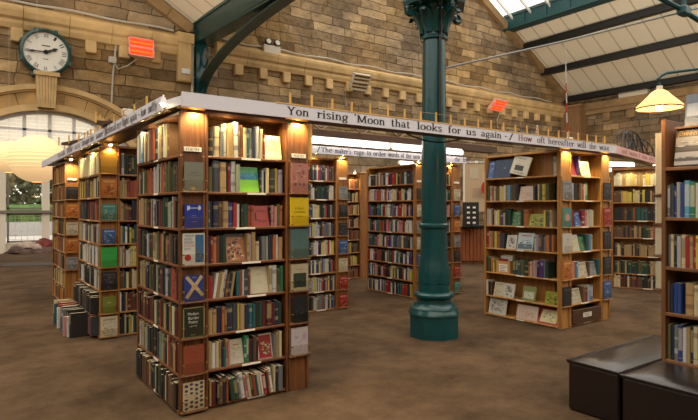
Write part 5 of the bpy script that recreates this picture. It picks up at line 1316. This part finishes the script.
def spot(label, p, aim, power, bulb=True, size=2.3):
    t = thing('shelf_lamp', label, 'lamp', p)
    mb = MB(); mb.lathe([(.016, .05), (.02, .03), (.028, 0)], 12, cap=False); mb.tube([(0, 0, .04), (0, 0, .07)], .006); mb.obj('lamp_holder', M['white'], t)
    mb = MB(); mb.lathe([(.0, .03), (.014, .025), (.02, .005), (.022, -.006), (.015, -.02), (0, -.026)], 12, cap=False); mb.obj('bulb', M['bulb'], t, smooth=True)
    ld = bpy.data.lights.new('shelf_lamp_light', 'SPOT'); ld.energy = power; ld.color = (1, .79, .36); ld.spot_size = size; ld.spot_blend = .8; ld.shadow_soft_size = .03
    lo = bpy.data.objects.new('shelf_lamp_light', ld); COL.objects.link(lo); lo.parent = t; lo.location = (0, 0, -.04)
    d_ = (Vector(aim) - Vector(p)); lo.rotation_euler = d_.to_track_quat('-Z', 'Y').to_euler()
    return t
PW = 20
LAMPS = [
 ('shelf lamp behind the sign above the poetry shelves, left one', (1.78, 4.122, 2.402), (1.78, 4.2, 1.6), 1.0),
 ('shelf lamp behind the sign above the poetry shelves, right one', (2.15, 4.122, 2.402), (2.15, 4.2, 1.6), 1.0),
 ('shelf lamp above the right end panel of poetry bookcase', (2.42, 4.122, 2.402), (2.42, 4.17, 1.7), 2.8),
 ('shelf lamp above the left end panel of poetry bookcase', (1.5, 4.122, 2.402), (1.48, 4.17, 1.7), 2.6),
 ('bright shelf lamp at the near corner of the left sign', (1.345, 4.6, 2.402), (1.42, 4.6, 1.8), 1.0),
 ('bright shelf lamp halfway along poetry bookcase left side', (1.345, 5.1, 2.402), (1.42, 5.15, 1.8), 1.0),
 ('bright bare shelf lamp at the corner gap between the two signs', (1.29, 4.27, 2.40), (1.40, 4.3, 1.8), .5),
 ('shelf lamp on the second left bookcase side, near one', (1.345, 7.4, 2.402), (1.45, 7.4, 1.7), 1.3),
 ('shelf lamp on the second left bookcase side, far one', (1.345, 8.1, 2.402), (1.45, 8.1, 1.7), 1.3),
 ('shelf lamp over the front panel of second left bookcase', (1.5, 7.07, 2.36), (1.5, 7.15, 1.7), 1.2),
 ('shelf lamp over the third left bookcase corner', (1.45, 9.6, 2.36), (1.5, 9.8, 1.7), 1.3),
 ('shelf lamp over the middle paperback bookcase shelves', (4.4, 7.0, 2.43), (4.4, 7.1, 1.6), .8),
 ('shelf lamp over the middle paperback bookcase end panel', (4.9, 7.0, 2.43), (4.9, 7.1, 1.7), 1.2),
 ('shelf lamp tucked in the top of the wide bookcase side', (6.5, 7.05, 2.22), (6.5, 7.9, 1.85), .5),
 ('shelf lamp over the wide bookcase corner panel', (6.5, 7.0, 2.43), (6.52, 7.1, 1.7), 1.0),
 ('shelf lamp over the wide bookcase end right of column', (7.3, 7.0, 2.43), (7.3, 7.1, 1.7), 1.0),
 ('shelf lamp over the deep bookcase in the gap', (7.15, 9.76, 2.36), (7.15, 9.85, 1.6), 1.0),
 ('shelf lamp tucked in the top corner of the pine bookcase', (6.47, 4.235, 2.22), (6.48, 5.0, 1.85), .55),
 ('shelf lamp above the pine bookcase corner panel', (6.5, 4.125, 2.402), (6.5, 4.2, 1.7), 1.1),
 ('shelf lamp above the pine bookcase front shelves', (7.0, 4.125, 2.402), (7.0, 4.2, 1.6), 1.1),
 ('shelf lamp above the pine bookcase right end panel', (7.46, 4.125, 2.402), (7.46, 4.2, 1.7), .8),
 ('shelf lamp above the old bound bookcase, left one', (10.5, 5.4, 2.4), (10.7, 5.5, 1.9), .45),
 ('shelf lamp above the old bound bookcase, right one', (10.65, 5.0, 2.4), (10.85, 5.15, 1.9), .45),
 ('shelf lamp above the tall far bookcase near the counter', (9.1, 9.75, 2.36), (9.15, 9.95, 1.6), 1.4),
 ('shelf lamp above the pale far bookcase', (13.7, 7.8, 2.5), (13.9, 8.1, 1.6), 1.4)]
for lb, p, aim, k in LAMPS: spot(lb, p, aim, PW * k)

def fill_uplighter(label, p, aim, power, size):  # invented fill light with a housing, added to brighten the roof boards
    up = thing('fill_uplighter', label, 'lamp', p)
    mb = MB(); mb.lathe([(.1, 0), (.1, .02), (.03, .03), (.03, .06), (.09, .08), (.12, .16)], 16, cap=False); mb.obj('housing', M['black'], up, smooth=True)
    MB().lathe([(.11, .14), (.11, .145)], 16).obj('lamp_glass', M['bulb'], up)
    ld = bpy.data.lights.new('fill_uplighter_light', 'SPOT'); ld.energy = power; ld.color = (1, .88, .7); ld.spot_size = size; ld.spot_blend = .7; ld.shadow_soft_size = .1
    lo = bpy.data.objects.new('fill_uplighter_light', ld); COL.objects.link(lo); lo.parent = up; lo.location = (0, 0, .2)
    lo.rotation_euler = (Vector(aim) - Vector(p)).to_track_quat('-Z', 'Y').to_euler()
fill_uplighter('small black fill light added on top of the pale far bookcase', (14.2, 7.95, 2.362), (31, 14.5, 11), 7500, 1.3)
fill_uplighter('small black fill light added on top of the third left bookcase', (2.1, 10.5, 2.362), (5.2, 19.5, 10.6), 3200, .8)

def lantern(label, p, r):
    t = thing('paper_lantern', label, 'lantern', p)
    mb = MB(); prof = []
    N = 36
    for i in range(N + 1):
        a = -PI / 2 + PI * (.06 + .88 * i / N); rr_ = r * math.cos(a) * (1 + .012 * (1 if i % 2 else -1)); prof.append((rr_, r * .92 * math.sin(a)))
    mb.lathe(prof, 32, cap=False); mb.obj('paper_shade', M['paper'], t, smooth=True)
    mb = MB(); mb.tube([(0, 0, r * .5), (0, 0, 9.3 - p[2])], .003, 5); mb.obj('cord', M['cable'], t)
    ld = bpy.data.lights.new('lantern_light', 'POINT'); ld.energy = 14; ld.color = (1, .8, .5); ld.shadow_soft_size = r
    lo = bpy.data.objects.new('lantern_light', ld); COL.objects.link(lo); lo.parent = t
lantern('large round glowing paper lantern in front of the arched window', ray(37, 159, 13.2), .62)
lantern('smaller glowing paper lantern at the left edge', ray(9, 157, 14.5), .46)

# pendant lamp at the right
pl = thing('pendant_lamp', 'cream conical lamp shade on a green swan-neck arm at the right', 'lamp', ray(659.5, 96, 4.1))
mb = MB(); mb.lathe([(.03, .045), (.055, .03), (.09, -.01), (.158, -.075), (.162, -.09), (.158, -.093), (.098, -.016), (.05, .022)], 32, cap=False); mb.obj('lamp_shade', M['shade'], pl, smooth=True)
mb = MB(); mb.lathe([(.163, -.088), (.165, -.093), (.163, -.098)], 32, cap=False); mb.obj('shade_rim', M['darkwood'], pl)
MB().lathe([(.0, -.105), (.018, -.1), (.026, -.08), (.022, -.05), (.012, -.02), (.012, .0)], 16, cap=False).obj('bulb', M['bulb'], pl, smooth=True)
c0 = pl.location; 
def pr(u, v, f): return tuple(ray(u, v, f) - c0)
mb = MB(); mb.tube([(0, 0, .04), (0, 0, .075)], .022, 10); mb.obj('socket', M['label'], pl)
mb = MB(); mb.tube([(0, 0, .07), (0, 0, .1), pr(658, 79, 4.1), pr(661.5, 75.5, 4.1), pr(667, 73, 4.1), pr(680, 71.2, 4.1), pr(698, 69, 4.1), pr(740, 64, 4.1)], .011, 10); mb.obj('swan_neck_arm', M['teal_dark'], pl, smooth=True)
ld = bpy.data.lights.new('pendant_light', 'POINT'); ld.energy = 4; ld.color = (1, .78, .45); ld.shadow_soft_size = .03
lo = bpy.data.objects.new('pendant_light', ld); COL.objects.link(lo); lo.parent = pl; lo.location = (0, 0, -.13)

# ------------------------------------------------------------------ ottomans
def ottoman(label, x0, y0, x1, y1):
    t = thing('ottoman', label, 'ottoman', (x0, y0, 0))
    w, d_ = x1 - x0, y1 - y0
    MB().bbox(.006, .006, .01, w - .006, d_ - .006, .375, .012).obj('base', M['leather'], t)
    mb = MB(); nx, ny = 16, 12; vs = []; fs = []
    for layer in range(1):
        for i in range(nx + 1):
            for j in range(ny + 1):
                u, v = i / nx, j / ny; e = min(u * w, (1 - u) * w, v * d_, (1 - v) * d_)
                bump = .035 * (1 - math.exp(-e / .05)); vs.append((u * w, v * d_, .39 + bump + .003 * math.sin(u * 9) * math.sin(v * 7)))
        for i in range(nx):
            for j in range(ny): fs.append((i * (ny + 1) + j, (i + 1) * (ny + 1) + j, (i + 1) * (ny + 1) + j + 1, i * (ny + 1) + j + 1))
    rim = [i * (ny + 1) for i in range(nx + 1)] + [nx * (ny + 1) + j for j in range(1, ny + 1)] + [i * (ny + 1) + ny for i in range(nx - 1, -1, -1)] + [j for j in range(ny - 1, 0, -1)]
    o0 = len(vs); vs += [(vs[k][0], vs[k][1], .372) for k in rim]; n = len(rim)
    for k in range(n): fs.append((rim[k], o0 + k, o0 + (k + 1) % n, rim[(k + 1) % n]))
    fs = [tuple(reversed(f)) if i >= nx * ny else f for i, f in enumerate(fs)]
    mb.add(vs, fs); mb.obj('cushion', M['leather'], t, smooth=True)
    mb = MB(); mb.tube([(0, 0, .392), (w, 0, .392), (w, d_, .392), (0, d_, .392), (0, 0, .392)], .007, 6); mb.obj('piping', M['leather'], t)
ottoman('long black leather ottoman projecting beside the right bookcase end', 3.91, 2.06 + .02, 5.3, 2.50)
ottoman('black leather ottoman in the corner directly before the right bookcase', 3.88, .9, 4.45, 2.055)

# ------------------------------------------------------------------ counter area beyond the column
ct = thing('counter', 'wooden sales counter with vertical boards and dark top beyond the column', 'counter', (11.2, 10.75, 0), -.5)
mb = MB()
for i in range(22): mb.bbox(i * .11, 0, .08, i * .11 + .1, .03, 1.0, .008)
mb.obj('front_boards', wood('counter_wood', (110, 58, 28), (150, 84, 44)), ct)
MB().box(0, .03, .0, 2.42, .6, 1.0).obj('body', M['mahog'], ct); MB().bbox(-.03, -.04, 1.0, 2.45, .65, 1.05, .008).obj('worktop', M['black'], ct)
og = thing('desk_organiser', 'black pigeonhole organiser with white cards on the counter', 'organiser', ray(472, 226.5, 15.0), -.6)
og.location.z = 1.052
MB().box(-.19, 0, 0, .19, .3, .68).obj('casing', M['black'], og)
for i in range(2):
    for j in range(4): MB().bbox(-.14 + i * .16, -.006, .09 + j * .14, -.06 + i * .16, -.001, .14 + j * .14, .002).obj('card', M['label'], og)
tag(MB().bbox(-.22, -.1, 0, .22, .1, .05, .01).obj('till_tray', M['dark_metal'], None, Vector((*ray(479, 224, 15.0).xy, 1.052)), (0, 0, -.6)), 'low dark tray on the counter right of the organiser', 'tray')
pn = thing('notice_board', 'pale notice board with papers behind the counter', 'notice board', ray(482, 185, 17.5), -.65)
MB().box(-.55, 0, -.85, .55, .04, .7).obj('board', mat('fawn_board', (176, 150, 118), .8), pn)
mb = MB(); mb.box(-.6, -.02, -.9, -.55, .05, .78); mb.box(.55, -.02, -.9, .6, .05, .78); mb.box(-.6, -.02, .7, .6, .05, .78); mb.obj('frame', M['cream'], pn)
for k, (x, z, w, h, c) in enumerate(((-.4, .2, .28, .36, (206, 190, 160)), (.02, .1, .24, .3, (214, 196, 170)), (-.3, -.4, .3, .3, (190, 160, 130)), (.1, -.7, .3, .4, (214, 210, 204)))):
    mb = MB(); mb.box(x, -.012, z, x + w, -.002, z + h, lin(c)); mb.obj('paper', M['print'], pn)
mb = MB(); mb.add([(.06 * math.cos(a) * 2.0, 0, .12 * math.sin(a) * 1.7) for a in [2 * PI * k / 12 for k in range(12)]] + [(.06 * math.cos(a) * 2.0, -.06, .12 * math.sin(a) * 1.7) for a in [2 * PI * k / 12 for k in range(12)]], [tuple(range(12)), tuple(range(12, 24))[::1]] + [(k, (k + 1) % 12, 12 + (k + 1) % 12, 12 + k) for k in range(12)])
tag(mb.obj('red_bag', mat('red_cloth', (170, 40, 40), .8), None, ray(485, 188, 17.3), (0, 0, -.65)), 'red rounded bag hanging at the notice board', 'bag')
MB()
# posts carrying the notice board down to the floor
mb = MB()
for x in (-.57, .53): mb.box(x, 0, -1.0 - (ray(482, 185, 17.5).z - 1.0), x + .04, .04, -.85)
mb.obj('leg', M['cream'], pn)

# ------------------------------------------------------------------ left floor: heap of fabric, door mat, stacked books at foot of second case
hp = thing('fabric_heap', 'heap of brown and checked blankets and cushions by the glazed doors', 'blankets', ray(36, 252, 19.2))
hp.location.z = 0
def lump(cx, cy, cz, rx, ry, rz_, seed, m, name):
    mb = MB(); r = random.Random(seed); n, k_ = 24, 12; vs = []; fs = []
    ph = [r.uniform(0, 6) for _ in range(6)]
    for i in range(k_ + 1):
        th = PI / 2 * i / k_ 
        for j in range(n):
            a = 2 * PI * j / n; q = 1 + .1 * math.sin(3 * a + ph[0] + i * .4) + .07 * math.sin(7 * a + ph[1]) + .05 * math.sin(11 * a + ph[2] + i)
            vs.append((cx + rx * math.cos(a) * math.cos(th) * q, cy + ry * math.sin(a) * math.cos(th) * q, cz + rz_ * math.sin(th) * (1 + .1 * math.sin(a * 4 + ph[3]))))
    for i in range(k_):
        for j in range(n): fs.append((i * n + j, i * n + (j + 1) % n, (i + 1) * n + (j + 1) % n, (i + 1) * n + j))
    mb.add(vs, fs); return mb.obj(name, m, hp, smooth=True)
lump(0, 0, 0, .95, .5, .3, 1, M['cloth'], 'blanket'); lump(-.3, -.1, .2, .3, .3, .2, 2, M['cloth2'], 'cushion'); lump(.25, -.05, .22, .3, .28, .26, 3, M['cloth3'], 'cushion'); lump(-.55, -.2, .05, .3, .3, .2, 4, M['cloth'], 'cushion'); lump(.62, 0, .1, .35, .3, .22, 5, M['cloth'], 'cushion'); lump(.0, -.25, .15, .22, .2, .16, 6, M['cloth2'], 'cushion')
mtp = ray(48, 264, 15.3)
tag(MB().bbox(-1.1, -.45, 0, 1.1, .45, .012, .004).obj('door_mat', mat('dark_grey_mat', (66, 60, 58), .95, bump=.4, bscale=90), None, (mtp.x, mtp.y, .001), (0, 0, -.35)), 'dark grey door mat on the carpet before the doors', 'mat')
# floor stack of upright books by the left side of the second case
FS = [('e', .05, .3), ('T', .045, .3), ('t', .03, .28), ('r', .06, .3), ('r', .05, .29), ('w', .04, .27), ('k', .05, .3), ('d', .06, .31), ('s', .05, .3), ('k', .05, .3), ('p', .04, .24), ('w', .04, .25), ('k', .05, .3)]
y = 8.6
for i, (cl, t, h) in enumerate(FS):
    c = P2[cl]; mb = MB(); book_geo(mb, t, .2, h, c[1], c[2], (i * 2) % 5)
    o = mb.obj('floor_book', M['book'], None, (X2 - .3 + .03 * math.sin(i * 2.3), y, .0), (0, 0, -PI / 2))
    tag(o, '%s book standing on the floor beside second left bookcase, %s from the back' % (c[0], ordn(i)), 'book', 'books standing on the floor')
    mb = MB(); pages_geo(mb, t, .2, h); mb.obj('page_block', M['page'], o)
    y -= t * 2.0 + .004

# ------------------------------------------------------------------ world and view
w = bpy.data.worlds.new('world'); S.world = w; w.use_nodes = True
nt = w.node_tree; bg = nt.nodes['Background']; bg.inputs[1].default_value = 1.0
tc = nt.nodes.new('ShaderNodeTexCoord'); sx = nt.nodes.new('ShaderNodeSeparateXYZ'); nt.links.new(tc.outputs['Generated'], sx.inputs[0])
# overcast sky: brighter overhead and towards the street side
mz = nt.nodes.new('ShaderNodeMapRange'); mz.inputs['From Min'].default_value = .05; mz.inputs['From Max'].default_value = .5; mz.inputs['To Min'].default_value = 0; mz.inputs['To Max'].default_value = 1
my = nt.nodes.new('ShaderNodeMapRange'); my.inputs['From Min'].default_value = .3; my.inputs['From Max'].default_value = .8; my.inputs['To Min'].default_value = 0; my.inputs['To Max'].default_value = 1
nt.links.new(sx.outputs['Z'], mz.inputs['Value']); nt.links.new(sx.outputs['Y'], my.inputs['Value'])
mm = nt.nodes.new('ShaderNodeMath'); mm.operation = 'MAXIMUM'; nt.links.new(mz.outputs[0], mm.inputs[0]); nt.links.new(my.outputs[0], mm.inputs[1])
mx = nt.nodes.new('ShaderNodeMix'); mx.data_type = 'RGBA'; nt.links.new(mm.outputs[0], mx.inputs['Factor'])
mx.inputs['A'].default_value = (1.0, .93, .8, 1); mx.inputs['B'].default_value = (2.3, 2.15, 1.9, 1)
nt.links.new(mx.outputs['Result'], bg.inputs[0])
S.view_settings.view_transform = 'Standard'; S.view_settings.look = 'None'; S.view_settings.gamma = 1; S.view_settings.exposure = 0.0
